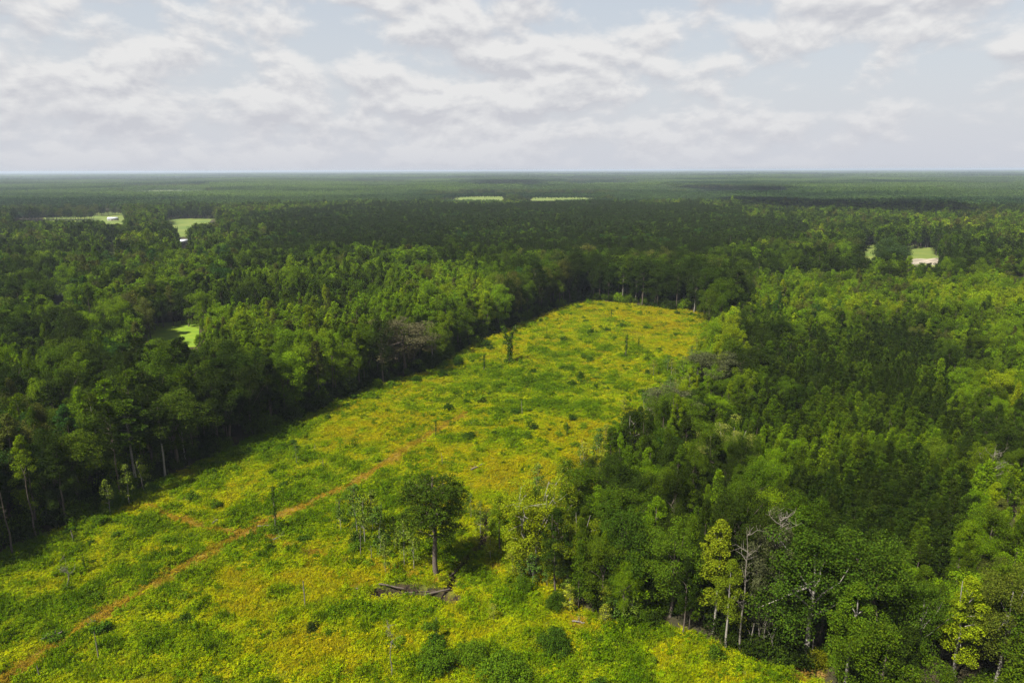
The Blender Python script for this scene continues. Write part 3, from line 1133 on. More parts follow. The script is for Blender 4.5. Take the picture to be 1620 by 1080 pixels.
# trees set by hand from the photograph: kind, variant, base px, base py, top py, width px or None, tint, bark, label, category
dark, mid, bright, yellow, olive = (TINT[k][0] for k in ('dark', 'mid', 'bright', 'yellow', 'olive'))
HAND = [
    ('lone_pine', 'round_pine', 0, 690, 908, 747, 108, (.032, .054, .003), None, 'lone dark pine with a round crown standing in the clearing', 'tree'),
    ('broadleaf_tree', 'open_tree', 0, 842, 908, 752, 130, (.125, .152, .003), None, 'wide yellow-green tree with open crown at the clearing edge', 'tree'),
    ('broadleaf_tree', 'open_tree', 1, 900, 925, 790, 90, (.080, .105, .003), None, 'dusky green open tree just behind the wide yellow-green tree', 'tree'),
    ('pine_tree', 'pine', 1, 217, 768, 632, 76, (.030, .055, .003), 'pale', 'pine with a pale bare trunk standing forward of the shaded forest', 'tree'),
    ('pine_tree', 'pine', 3, 262, 758, 640, 60, dark, 'pale', 'dark pine just behind the pale-trunked pine at the shaded forest edge', 'tree'),
    ('broadleaf_tree', 'broadleaf', 4, 1273, 1046, 826, 168, (.030, .056, .003), 'pale', 'big dark round-crowned tree on a pale forked trunk above bare earth', 'tree'),
    ('broadleaf_tree', 'broadleaf', 3, 1362, 1050, 846, 150, (.034, .060, .003), None, 'big dark tree filling the gap behind the pale forked trunk', 'tree'),
    ('upright_tree', 'upright', 2, 1510, 1078, 908, 74, (.140, .180, .003), 'pale', 'bright yellow pointed tree with a pale trunk among darker neighbours', 'tree'),
    ('broadleaf_tree', 'broadleaf', 2, 1572, 1086, 890, 112, (.060, .076, .006), 'pale', 'olive tree on a stout trunk beside the bright yellow pointed tree', 'tree'),
    ('broadleaf_tree', 'broadleaf', 4, 1444, 1066, 908, 92, (.040, .072, .003), 'pale', 'mid green bushy tree in front of the bright yellow pointed tree', 'tree'),
    ('upright_tree', 'upright', 1, 1148, 1026, 880, 58, (.085, .115, .004), 'pale', 'slim yellow-green tree on a straight white trunk at the clearing edge', 'tree'),
    ('upright_tree', 'upright', 3, 1128, 1000, 815, 80, (.110, .135, .004), 'pale', 'tall yellow-topped tree behind the straight white trunk', 'tree'),
    ('broadleaf_tree', 'open_tree', 2, 1205, 1012, 806, 96, (.060, .066, .026), 'dead', 'thin grey-green tree with bare silvery top branches', 'tree'),
    ('broadleaf_tree', 'broadleaf', 0, 980, 955, 800, 110, (.028, .054, .003), None, 'dark rounded tree at the shady corner of the wood', 'tree'),
    ('broadleaf_tree', 'broadleaf', 2, 1060, 975, 820, 105, (.048, .082, .003), None, 'mid green rounded tree between the shady corner and the white trunk', 'tree'),
    ('broadleaf_tree', 'broadleaf', 1, 1062, 690, 606, 100, (.062, .066, .030), None, 'grey-green rounded tree at the wood edge by yellow saplings', 'tree'),
    ('broadleaf_tree', 'broadleaf', 3, 1120, 640, 555, 96, (.050, .056, .022), None, 'dusky olive round tree overlooking the far end of the clearing', 'tree'),
    ('broadleaf_tree', 'broadleaf', 0, 1052, 770, 690, 96, (.018, .042, .003), None, 'very dark round tree inside the wood edge below the grey-green tree', 'tree'),
    ('broadleaf_tree', 'open_tree', 1, 1140, 770, 655, 92, (.120, .135, .022), None, 'pale yellow-green open-crowned tree rising from the wood', 'tree'),
    ('broadleaf_tree', 'broadleaf', 4, 640, 592, 500, 110, (.070, .064, .030), None, 'brownish round tree at the shaded edge near the forked vine tree', 'tree'),
    ('broadleaf_tree', 'broadleaf', 2, 283, 740, 612, 120, (.036, .058, .003), None, 'broad tree with a layered crown beside the pale-trunked pine', 'tree'),
    ('broadleaf_tree', 'broadleaf', 1, 1405, 448, 372, 62, (.030, .052, .014), None, 'round dark tree standing between two meadow gaps', 'tree'),
    ('broadleaf_tree', 'broadleaf', 3, 1480, 770, 700, 80, (.060, .090, .003), None, 'round tree crowning above the young pines near the bare dead tree', 'tree'),
]
ORD = ['first', 'second', 'third', 'fourth', 'fifth', 'sixth', 'seventh', 'eighth', 'ninth', 'tenth'] + ['%dth' % i if i % 10 not in (1, 2, 3) or i in (11, 12, 13) else '%d%s' % (i, {1: 'st', 2: 'nd', 3: 'rd'}[i % 10]) for i in range(11, 320)]
hand_xy = []
for nm, kind, var, bx_, by_, ty_, wpx, tint, bark, lab, cat in HAND:
    x, y, _ = G(bx_, by_, 0)
    for _i in range(3):
        x, y, _ = G(bx_, by_, tzs(x, y))
    h = height_to(x, y, tzs(x, y), ty_)
    dep = P(np.array((x, y, 10.0)))[2]
    base = {'round_pine': 5.0, 'open_tree': 5.6, 'broadleaf': 5.4, 'upright': 3.3, 'pine': 3.7}[kind]
    sxy = wpx / FPX * dep / 2 / base
    sz = h / KIND_H[kind]
    plant(nm, kind, var, x, y, (sxy, sxy, sz), random.uniform(0, 6.28), tint, lab, cat, bark=bark)
    hand_xy.append((x, y, .55 * sxy * base))
bad = np.zeros(len(T['x']), bool)
for x, y, r in hand_xy:
    bad |= np.hypot(T['x'] - x, T['y'] - y) < r
drop(bad)
# keep the sight line to the lone pale trunks and the silvery top clear of forest trees in front
for bx_, by_, ty_, w in ((217, 768, 690, 12), (1510, 1078, 915, 44), (1148, 1026, 900, 16), (1273, 1046, 985, 26)):
    x0, y0 = G(bx_, by_)[:2]
    d0 = math.hypot(x0, y0)
    bad = np.zeros(len(T['x']), bool)
    for f in (.3, .5, .7, .9):
        px, py, _ = P(np.stack([T['x'], T['y'], T['z'] + f * T['h']], -1))
        rp = T['r'] * FPX / np.hypot(T['x'], T['y'])
        bad |= (np.abs(px - bx_) < w + .8 * rp) & (py > ty_) & (np.hypot(T['x'], T['y']) < d0 + .5)
    drop(bad)

# which trees show largest: paint crowns near to far into a coarse id picture
D = np.hypot(T['x'], T['y'])
order = np.argsort(D)
order = order[D[order] < 620]
W2, H2, q = 810, 540, .5
ids = np.full((H2, W2), -1, np.int32)
yy, xx = np.mgrid[0:H2, 0:W2]
cxp, cyp, cdp = P(np.stack([T['x'], T['y'], T['z'] + .62 * T['h']], -1))
seen = np.zeros(len(D), int)
for i in order:
    rx, ry = T['r'][i] * .9 * FPX / cdp[i] * q, T['h'][i] * .34 * FPX / cdp[i] * q
    x0, y0 = cxp[i] * q, cyp[i] * q
    a, b, c, d = int(max(0, x0 - rx)), int(min(W2, x0 + rx + 1)), int(max(0, y0 - ry)), int(min(H2, y0 + ry + 1))
    if a >= b or c >= d:
        continue
    sub = ids[c:d, a:b]
    m = (((xx[c:d, a:b] - x0) / rx) ** 2 + ((yy[c:d, a:b] - y0) / ry) ** 2 < 1) & (sub < 0)
    sub[m] = i
    seen[i] = m.sum()

THING = {'broadleaf': 'broadleaf_tree', 'upright': 'upright_tree', 'pine': 'pine_tree', 'young_pine': 'young_pine'}
NOUN = {'broadleaf': 'broad-crowned tree', 'upright': 'slender tree', 'pine': 'pine', 'young_pine': 'plantation pine'}
PLACE = {'left': 'deep inside the shaded tall forest', 'leftlow': 'behind the shaded forest edge along the clearing',
         'poplar': 'in the bright drift behind the shaded edge', 'pines': 'in the dark pine stand beyond the clearing',
         'back': 'in the treeline woods beyond the clearing', 'gold': 'in the yellow-green belt before the sandy yard',
         'plant': 'in the dense young pine plantation', 'rmix': 'in the mixed wood around the young pines',
         'rlight': 'in the light growth past the young pines', 'far': 'in the distant mixed forest', 'front': 'in the tall wood behind the white trunks'}
LIMIT = {'broadleaf': 270, 'upright': 260, 'pine': 240, 'young_pine': 280}
solo = np.zeros(len(D), bool)
for kind, lim in LIMIT.items():
    c = np.where((T['kind'] == KN.index(kind)) & (seen >= 6))[0]
    solo[c[np.argsort(-seen[c])][:lim]] = True
dl, al = dist_line(T['x'], T['y'], LEFT_EDGE)
db, ab = dist_line(T['x'], T['y'], BACK_EDGE)
dr, ar = dist_line(T['x'], T['y'], RIGHT_EDGE)
front = {}
for i in np.where(solo)[0]:
    z = ZN[T['zone'][i]]
    if dl[i] < 8 and dl[i] <= db[i] and z not in ('plant', 'rmix', 'rlight', 'front'):
        front[i] = ('L', al[i])
    elif db[i] < 9:
        front[i] = ('B', ab[i])
    elif dr[i] < 8 and z in ('rmix', 'front', 'gold', 'plant'):
        front[i] = ('R', ar[i])
EDGE_SAY = {'L': 'along the shaded forest edge from the bottom corner', 'B': 'along the far treeline from the shaded side',
            'R': 'along the sunlit wood edge from the far end'}
rank = {}
for e in 'LBR':
    by = {}
    for i in sorted([i for i in front if front[i][0] == e], key=lambda i: front[i][1]):
        k = KN[T['kind'][i]]
        by.setdefault(k, []).append(i)
    for k, v in by.items():
        for j, i in enumerate(v):
            rank[i] = (e, j)
rs = np.random.default_rng(77)
T['var'] = rs.integers(0, 60, len(D))
T['rot'] = rs.uniform(0, 2 * math.pi, len(D))
jit = rs.uniform(.82, 1.22, (len(D), 1)) * rs.uniform(.94, 1.06, (len(D), 3))
T['col'] = np.array([TINT[k][0] for k in TK])[T['tint']] * jit
T['col'][T['zone'] == ZN.index('pines')] *= .95
KH = np.array([KIND_H[k] for k in KN])[T['kind']]
KR = np.array([BASE_R[k] for k in KN])[T['kind']]
T['s'] = np.stack([T['r'] / KR, T['r'] / KR, T['h'] / KH], 1)
SIZE3, DEPTH3 = ('short', 'middling', 'tall'), ('front third', 'middle third', 'rear third')
hq, dq = {}, {}
for zi in range(len(ZN)):
    m = solo & (T['zone'] == zi)
    if m.any():
        hq[zi] = (T['h'], np.quantile(T['h'][m], (.33, .67)))
        dq[zi] = (D, np.quantile(D[m], (.33, .67)))


def z3(i, q3):
    v, c = q3[T['zone'][i]]
    return int(v[i] > c[0]) + int(v[i] > c[1])


for i in np.where(solo)[0]:
    k = KN[T['kind'][i]]
    tn = TINT[TK[T['tint'][i]]][1]
    short = {'broadleaf': 'broadleaf tree', 'upright': 'slender tree', 'pine': 'pine', 'young_pine': 'young pine'}[k]
    if i in rank:
        e, j = rank[i]
        lab, grp = f'{tn} {short}, {ORD[j]} {short.split()[-1] if k != "upright" else "slender one"} {EDGE_SAY[e]}', 'front-row trees around the clearing'
    else:
        z = ZN[T['zone'][i]]
        lab = f'{SIZE3[z3(i, hq)]} {tn} {NOUN[k]} {PLACE[z]}, {DEPTH3[z3(i, dq)]}'
        grp = f'{SIZE3[z3(i, hq)]} {tn} {short}s {PLACE[z]}, {DEPTH3[z3(i, dq)]}'
    bark = 'pale' if (i in rank and T['var'][i] % 9 == 0) else None
    plant(THING[k], k, int(T['var'][i]), float(T['x'][i]), float(T['y'][i]), tuple(float(v) for v in T['s'][i]), float(T['rot'][i]), T['col'][i], lab, 'tree', grp, bark=bark)

rest = ~solo
lod = np.where(D < 230, 0, np.where(D < 560, 1, 2))
pick = np.zeros(len(D), int)
for ki, k in enumerate(KN):
    for li, ln_ in enumerate(('hi', 'mid', 'low')):
        m = (T['kind'] == ki) & (lod == li)
        st = np.array(STOCK[(k, ln_)])
        pick[m] = st[T['var'][m] % len(st)]
pos = np.stack([T['x'], T['y'], T['z']], 1)
isb = np.isin(T['kind'], [0, 1])
for nm, m, lab, cat in (('broadleaf_forest', rest & isb, 'mass of green broadleaf forest canopy around the clearing', 'forest'),
                        ('pine_forest', rest & ~isb, 'mass of dark pine forest canopy around the clearing', 'forest')):
    scatter(nm, pos[m], pick[m], T['rot'][m], T['s'][m], T['col'][m], lab, cat)

# far woods out to the horizon
pp, pk, ps, pt, prr, ex = [], [], [], [], [], []
rng = np.random.default_rng(900)
for d0, d1, k in ((FAR_D - 25, 5200, 1.0), (5200, 14000, 3.2), (14000, 38000, 9.0)):
    s = PATCH * k * .93
    xs, ys = np.arange(-.95 * d1, .95 * d1, s), np.arange(100, d1, s)
    X, Y = np.meshgrid(xs, ys)
    X, Y = X.ravel(), Y.ravel()
    X = X + rng.uniform(-.08, .08, X.size) * s
    dd = np.hypot(X, Y)
    m = (dd > d0) & (dd < d1) & (np.abs(X) < .86 * Y + 150)
    X, Y = X[m], Y[m]
    bad = np.zeros(len(X), bool)
    for poly in CULL:
        for ox, oy, oz in ((0, 0, 0), (.4, .4, 0), (-.4, .4, 0), (.4, -.4, 0), (-.4, -.4, 0), (.45, -.4, 15), (-.45, -.4, 15), (0, 0, 15)):
            px, py, _ = P(np.stack([X + ox * s, Y + oy * s, np.full(len(X), float(oz))], -1))
            bad |= in_poly(px, py, poly)
    if k == 1.0:
        for xa, ya in zip(X[bad], Y[bad]):
            gx_, gy_ = np.meshgrid(np.arange(-.5, .5, .105), np.arange(-.5, .5, .105))
            ex.append(np.stack([xa + (gx_.ravel() + rng.uniform(-.045, .045, gx_.size)) * s, ya + (gy_.ravel() + rng.uniform(-.045, .045, gx_.size)) * s], 1))
    X, Y = X[~bad], Y[~bad]
    nn = len(X)
    f = fbm(X, Y, 900, 60)
    pine = f > .52
    g = fbm(X, Y, 420, 66)
    g = .6 * g + .4 * fbm(X * .35, Y, 160 * k ** .7, 81)
    u = np.clip((g - .5) * (3.6 if k == 1 else 6.0) + .5 + rng.normal(size=nn) * .14, 0, 1)
    c0, c1 = np.array((.013, .032, .009)), np.array((.066, .108, .020))
    cc = c0 + (c1 - c0) * u[:, None]
    cc[pine] = np.array((.014, .031, .008)) + np.array((.025, .038, .006)) * u[pine][:, None]
    sb, spn = np.array(STOCK[('patch_broad', 'low')]), np.array(STOCK[('patch_pine', 'low')])
    r_ = rng.integers(0, 60, nn)
    pk.append(np.where(pine, spn[r_ % len(spn)], sb[r_ % len(sb)]))
    pp.append(np.stack([X, Y, np.zeros(nn)], 1))
    ps.append(np.stack([np.full(nn, k), np.full(nn, k), (.55 + .95 * fbm(X * .5, Y, 330 * k, 70)) * (1 if k == 1 else 1.25)], 1))
    pt.append(cc)
    prr.append(rng.integers(0, 4, nn) * math.pi / 2)
if ex:
    E = np.concatenate(ex)
    bad = np.zeros(len(E), bool)
    for poly in CULL:
        for ox, oz in ((0, 0), (0, 8), (-3, 13), (3, 13), (0, 19)):
            px, py, _ = P(np.stack([E[:, 0] + ox, E[:, 1], np.full(len(E), float(oz))], -1))
            bad |= in_poly(px, py, poly)
    E = E[~bad]
    ne = len(E)
    sl = np.array(STOCK[('broadleaf', 'low')])
    pk.append(sl[rng.integers(0, len(sl), ne)])
    pp.append(np.stack([E[:, 0], E[:, 1], np.zeros(ne)], 1))
    hs = rng.uniform(.65, 1.05, ne)
    ps.append(np.stack([hs, hs, hs], 1))
    pt.append(np.array([TINT[t][0] for t in ('dark', 'mid', 'olive')])[rng.integers(0, 3, ne)])
    prr.append(rng.uniform(0, 6.28, ne))
scatter('distant_forest', np.concatenate(pp), np.concatenate(pk), np.concatenate(prr), np.concatenate(ps), np.concatenate(pt),
        'hazy distant forest stretching to the horizon', 'forest')

# understory shrubs under the forest edges
rng = np.random.default_rng(321)
X = rng.uniform(-190, 260, 26000); Y = rng.uniform(60, 420, 26000)
e = np.minimum(np.minimum(dist_line(X, Y, LEFT_EDGE)[0], dist_line(X, Y, BACK_EDGE)[0]), dist_line(X, Y, RIGHT_EDGE)[0])
ok = (e < 26) & ~in_poly(X, Y, GRASS_W) & (np.abs(X) < .86 * Y + 40) & (rng.random(len(X)) < np.where(e < 9, .9, .35))
X, Y, e = X[ok], Y[ok], e[ok]
su = rng.uniform(.7, 1.7, len(X)) * np.where(e < 10, 1.5, 1.0)
st = np.array(STOCK[('understory', 'hi')])
tcol = np.array([TINT[k][0] for k in ('dark', 'mid', 'bright')])[rng.choice(3, len(X), p=(.5, .35, .15))] * rng.uniform(.8, 1.3, (len(X), 1))
scatter('undergrowth', np.stack([X, Y, tz(X, Y)], 1), st[rng.integers(0, len(st), len(X))], rng.uniform(0, 6.28, len(X)),
        np.stack([su, su, su * rng.uniform(.8, 1.8, len(X))], 1), tcol, 'dense green undergrowth beneath the forest edge trees', 'undergrowth')

# ------------------------------------------------------------------ clearing: grass and weeds
rng = np.random.default_rng(4242)
px_, py_ = [], []
for y0, y1, s in ((60, 135, .78), (135, 200, .98), (200, 280, 1.3), (280, 380, 1.7)):
    X, Y = np.meshgrid(np.arange(-150, 150, s), np.arange(y0, y1, s))
    px_.append((X + rng.uniform(-.5, .5, X.shape) * s).ravel()); py_.append((Y + rng.uniform(-.5, .5, Y.shape) * s).ravel())
X, Y = np.concatenate(px_), np.concatenate(py_)
ok = in_poly(X, Y, GRASS_W) & (np.abs(X) < .8 * Y + 25)
X, Y = X[ok], Y[ok]
tr, mud = masks(X, Y)
g1 = fbm(X, Y, 34, 101); g2 = fbm(X, Y, 9, 104); g3 = vn(X, Y, 2.6, 107)
dleft = dist_line(X, Y, LEFT_EDGE)[0]
yw = sstep(180, 330, Y) * .14 + .06
green = .38 * g1 + .36 * g2 + .26 * g3 - yw + .10 * np.exp(-dleft / 20) - .35 * tr
ok = (mud < .35) & (rng.random(len(X)) > tr * .36)
X, Y, green, tr, g3 = X[ok], Y[ok], green[ok], tr[ok], g3[ok]
n_ = len(X)
rk = np.argsort(np.argsort(green + rng.normal(size=n_) * .035)) / n_
pal = np.array([(.226, .188, .002), (.222, .220, .001), (.192, .218, .001), (.150, .196, .001), (.100, .156, .001), (.048, .096, .001)])
pi_ = rk * (len(pal) - 1) * .98
i0 = pi_.astype(int)
col = pal[i0] * (1 - (pi_ - i0))[:, None] + pal[np.minimum(i0 + 1, len(pal) - 1)] * (pi_ - i0)[:, None]
ochre = sstep(.12, .5, tr)[:, None]
col = col * (1 - ochre) + np.array((.200, .132, .008)) * ochre
col *= rng.uniform(.78, 1.22, (n_, 1)) * rng.uniform(.95, 1.05, (n_, 3))
tall_ = (.6 + .5 * sstep(.4, .95, rk)) * (.6 + .8 * g3) * (1 - .5 * tr) * rng.uniform(.6, 1.4, n_)
scrub = (rng.random(n_) < .02 + .16 * sstep(.45, .7, fbm(X, Y, 13, 140))) & (tr < .1)
col[scrub] = np.array((.052, .096, .001)) * rng.uniform(.7, 1.4, (scrub.sum(), 1))
tall_ *= np.where(scrub, 1.55, np.where(rng.random(n_) < .05, 1.5, 1.0))
wd = np.where(Y < 135, 1.0, np.where(Y < 200, 1.15, np.where(Y < 280, 1.45, 1.8))) * rng.uniform(.8, 1.25, n_)
u = rng.random(n_)
sg, sw, st_ = (np.array(STOCK[(k, 'hi')]) for k in ('grass', 'weed', 'tall_weed'))
r_ = rng.integers(0, 60, n_)
pk = np.where((u < .78 - .75 * rk) & ~scrub, sg[r_ % len(sg)], np.where(u < 1.02 - .2 * rk, sw[r_ % len(sw)], st_[r_ % len(st_)]))
tilt = np.stack([rng.normal(size=n_) * .12, rng.normal(size=n_) * .12, rng.uniform(0, 6.28, n_)], 1)
scatter('grass', np.stack([X, Y, tz(X, Y)], 1), pk, tilt, np.stack([wd, wd, tall_ * np.where(Y > 200, 1.15, 1)], 1), col,
        'yellow-green grass and weeds covering the clearing', 'grass')

# ------------------------------------------------------------------ bushes, saplings and small trees in the clearing
def ground_at(px, py):
    x, y, _ = G(px, py)
    for _i in range(2):
        x, y, _ = G(px, py, tzs(x, y))
    return x, y


BUSH = [  # px, py of the base, width m, height factor, tint, label
    (495, 996, 2.6, 1.0, dark, 'small dark round bush alone in the yellow grass'),
    (607, 862, 3.6, 1.1, (.024, .050, .003), 'dark bush among thin saplings beside the lone pine'),
    (878, 1028, 6.4, 1.05, (.030, .060, .003), 'large dark bush beside a bare dirt scar'),
    (690, 1028, 3.6, 1.5, (.026, .056, .003), 'tall dark bush leaning out of the green scrub'),
    (690, 1056, 7.0, .9, (.052, .096, .003), 'wide green thicket below the tall dark bush'),
    (800, 1070, 9.0, .8, (.058, .104, .003), 'widest green thicket low in the clearing'),
    (745, 1042, 6.2, .9, (.060, .105, .003), 'green thicket between two wider ones'),
    (710, 650, 4.2, 1.1, (.024, .052, .003), 'dark green bush above the end of the dirt track'),
    (738, 638, 3.0, 1.0, (.028, .056, .003), 'smaller dark bush next to the bush above the track end'),
    (742, 694, 4.8, .9, (.026, .052, .003), 'low dark bush past the end of the dirt track'),
    (815, 655, 3.6, .9, (.028, .058, .003), 'dark bush midway up the clearing'),
    (905, 610, 4.6, .9, (.024, .050, .003), 'cluster of dark brush near bare patches'),
    (918, 598, 3.0, 1.4, (.024, .050, .003), 'upright dark bush above the dark brush cluster'),
    (165, 1000, 3.8, 1.0, (.034, .070, .003), 'green bush beside the track and a thin grey pole'),
    (85, 1010, 3.4, .9, (.045, .085, .003), 'green bush at the lower end of the track'),
    (440, 842, 3.2, .9, (.032, .062, .003), 'low bush at the foot of the slim dark tree'),
    (480, 855, 3.0, .9, (.030, .060, .003), 'low bush just past the slim dark tree'),
    (1042, 556, 3.6, .8, (.030, .058, .003), 'dark brush heap in the yellow grass at the far end'),
    (1060, 556, 2.0, .8, (.034, .060, .003), 'small brush heap next to the far brush heap'),
    (725, 578, 5.0, 1.3, (.030, .064, .003), 'bush standing out of the shade at the forest edge'),
    (700, 596, 4.2, 1.4, (.032, .066, .003), 'leafy bush at the shade line below the forked vine tree'),
    (660, 604, 4.2, 1.2, (.028, .058, .003), 'dark leafy bush tucked under the shaded edge'),
    (185, 800, 4.6, 1.5, (.050, .095, .003), 'sunlit tangle of bushes near the pale-trunked pine'),
    (205, 782, 4.0, 1.7, (.056, .104, .003), 'sunlit tall bush just below the pale-trunked pine'),
    (240, 778, 3.6, 1.4, (.052, .098, .003), 'sunlit bush at the foot of the pale-trunked pine'),
    (160, 830, 3.6, 1.3, (.050, .090, .003), 'sunlit bush where shade meets the clearing'),
    (1290, 1052, 4.0, 1.5, (.120, .125, .003), 'yellow bush at the foot of the pale forked trunk'),
    (1400, 1060, 4.4, 1.3, (.080, .115, .003), 'yellow-green rounded bush in front of the dark wood'),
    (1430, 1078, 3.8, 1.2, (.095, .120, .003), 'yellow-green bush at the bottom edge of the wood'),
    (1240, 1046, 2.2, 1.0, (.030, .058, .003), 'small dark bush beside the bare earth'),
    (740, 905, 3.0, 1.0, (.050, .080, .003), 'bush in the shadow beside the lone pine'),
    (705, 918, 2.2, .9, (.070, .085, .003), 'small bush on the gully bank under the lone pine'),
    (880, 960, 4.2, 1.6, (.034, .064, .003), 'dark leafy bush at the corner of the wood'),
    (830, 935, 4.0, 1.5, (.050, .090, .003), 'green bush below the wide yellow-green tree'),
    (1010, 985, 4.4, 1.4, (.045, .080, .003), 'bush fringing the wood beside the shady corner'),
]
bush_xy = []
for bx_, by_, w, hf, tint, lab in BUSH:
    x, y = ground_at(bx_, by_)
    s = w / 2.5
    kd = 'thicket' if w > 3.9 else 'bush'
    if kd == 'thicket':
        s = w / 6.6
        hf = hf * 1.55
    plant('bush', kd, len(bush_xy), x, y, (s, s, s * hf * .85), random.uniform(0, 6.28), tint, lab, 'bush', crown='foliage', stem='stem')
    bush_xy.append((x, y))
rng = np.random.default_rng(62)
cand = []
tries = 0
while len(cand) < 240 and tries < 9000:
    tries += 1
    x, y = rng.uniform(-110, 90), rng.uniform(78, 350)
    if not in_poly(np.array([x]), np.array([y]), GRASS_W)[0] or abs(x) > .76 * y:
        continue
    tr1, mu1 = masks(np.array([x]), np.array([y]))
    if tr1[0] > .2 or mu1[0] > .1:
        continue
    dens = float(fbm(np.array([x]), np.array([y]), 30, 101)[0]) + .25 * math.exp(-float(dist_line(np.array([x]), np.array([y]), LEFT_EDGE)[0][0]) / 14)
    if rng.random() > sstep(.38, .72, dens) * (1.1 if y < 220 else .75):
        continue
    if any((x - a) ** 2 + (y - b) ** 2 < 9 for a, b in bush_xy):
        continue
    bush_xy.append((x, y)); cand.append((x, y))
BT = [((.026, .052, .003), 'dark green'), ((.048, .086, .003), 'mid green'), ((.080, .125, .003), 'fresh green')]
for j, (x, y) in enumerate(cand):
    w = (.45 + .95 * rng.random() ** 1.8) * (1 if y < 200 else 1.25)
    c, tn = BT[int(rng.choice(3, p=(.4, .4, .2)))]
    size = 'small' if w < .75 else 'medium' if w < 1.0 else 'large'
    part_of = 'lower' if y < 130 else 'middle' if y < 210 else 'upper'
    lab = f'{size} {tn} bush scattered in the grass of the {part_of} clearing'
    plant('bush', 'bush', j, x, y, (w, w, w * rng.uniform(.65, 1.15)), rng.uniform(0, 6.28), np.array(c) * rng.uniform(.85, 1.2), lab, 'bush',
          f'{size} {tn} bushes of the {part_of} clearing', crown='foliage', stem='stem')

# saplings: yellow-green fringe along the wood, thin ones left of the lone pine
SAP = [(565, 850, 768), (578, 862, 790), (590, 840, 775), (600, 880, 800), (640, 895, 815), (655, 900, 835), (540, 842, 790), (625, 870, 822), (560, 810, 768), (470, 735, 700), (610, 905, 850), (760, 845, 795), (745, 820, 780),
       (230, 780, 725), (205, 800, 735), (190, 770, 720), (175, 815, 760), (250, 745, 715), (255, 735, 700)]
nsap = 0
for j, (bx_, by_, ty_) in enumerate(SAP):
    x, y = ground_at(bx_, by_)
    h = height_to(x, y, tzs(x, y), ty_)
    where = 'beside the lone pine' if bx_ > 400 else 'below the pale-trunked pine'
    cnt = [q for q in sorted(SAP) if (q[0] > 400) == (bx_ > 400)].index((bx_, by_, ty_))
    plant('sapling', 'sapling', j, x, y, (h / 6 * .8, h / 6 * .8, h / 6), random.uniform(0, 6.28), (.085, .115, .011) if j % 3 else (.05, .085, .01),
          f'thin sparse sapling {where}, {ORD[cnt]} counting towards the wood', 'sapling', 'thin saplings in the clearing')
rng = np.random.default_rng(91)
tries = 0
sap_xy = []
while len(sap_xy) < 150 and tries < 20000:
    tries += 1
    t = rng.random()
    i = rng.integers(0, len(RIGHT_EDGE) - 1)
    a, b = RIGHT_EDGE[i], RIGHT_EDGE[i + 1]
    x = a[0] + (b[0] - a[0]) * t + rng.normal() * 5.5
    y = a[1] + (b[1] - a[1]) * t + rng.normal() * 5.5
    if i > 9 and rng.random() < .5 or any((x - p) ** 2 + (y - q_) ** 2 < 2.6 for p, q_ in sap_xy):
        continue
    pxs, pys, _ = P(np.array((x, y, 0.0)))
    if (i >= 7 and in_poly(np.array([pxs]), np.array([pys]), OPEN_PX)[0]) or pys > 1085:
        continue
    sap_xy.append((x, y))
    h = rng.uniform(3.2, 7.2) * (1 if y > 130 else .8)
    c, tn = ((.135, .150, .011), 'yellow-green') if rng.random() < .55 else ((.085, .125, .011), 'light green') if rng.random() < .6 else ((.045, .082, .010), 'mid green')
    where = 'far stretch' if y > 220 else 'middle stretch' if y > 145 else 'near stretch'
    size = 'short' if h < 4.6 else 'tall'
    plant('sapling', 'sapling', len(sap_xy), x, y, (h / 6 * 1.25, h / 6 * 1.25, h / 6), rng.uniform(0, 6.28), np.array(c) * rng.uniform(.85, 1.2),
          f'{size} {tn} sapling fringing the {where} of the sunlit wood edge', 'sapling', f'{size} {tn} saplings on the {where} of the wood edge')

VINE = [(806, 574, 514, 0, .72, 'forked vine-covered tree standing alone at the shaded edge'),
        (990, 566, 529, 1, .6, 'slim vine-wrapped stem standing in the far yellow grass'),
        (1010, 551, 533, 2, .55, 'short vine-wrapped stub beside the slim vine-wrapped stem'),
        (437, 840, 768, 1, .40, 'slim dark vine-wrapped tree beside the dirt track'),
        (967, 502, 489, 2, .6, 'small dark stub near the crest of the clearing'),
        (766, 588, 560, 1, .7, 'short leafy stub below the forked vine tree'),
        (897, 690, 668, 2, .5, 'short leafy stub leaning in the middle clearing'),
        (690, 1012, 975, 2, .9, 'leafy stub rising out of the tall dark bush'),
        (135, 905, 880, 2, .6, 'leafy stub in the weeds near the shaded edge'),
        (865, 528, 515, 2, .5, 'small leafy stub high in the clearing beside the treeline'),
        (690, 690, 665, 1, .5, 'thin leafy stem beside the dirt track end')]
for bx_, by_, ty_, var, wf, lab in VINE:
    x, y = ground_at(bx_, by_)
    h = height_to(x, y, tzs(x, y), ty_)
    plant('vine_covered_tree', 'vine_tree', var, x, y, (h / 9 * wf / .7, h / 9 * wf / .7, h / 9), random.uniform(-.4, .4), (.034, .064, .003), lab, 'tree', crown='vine_foliage')

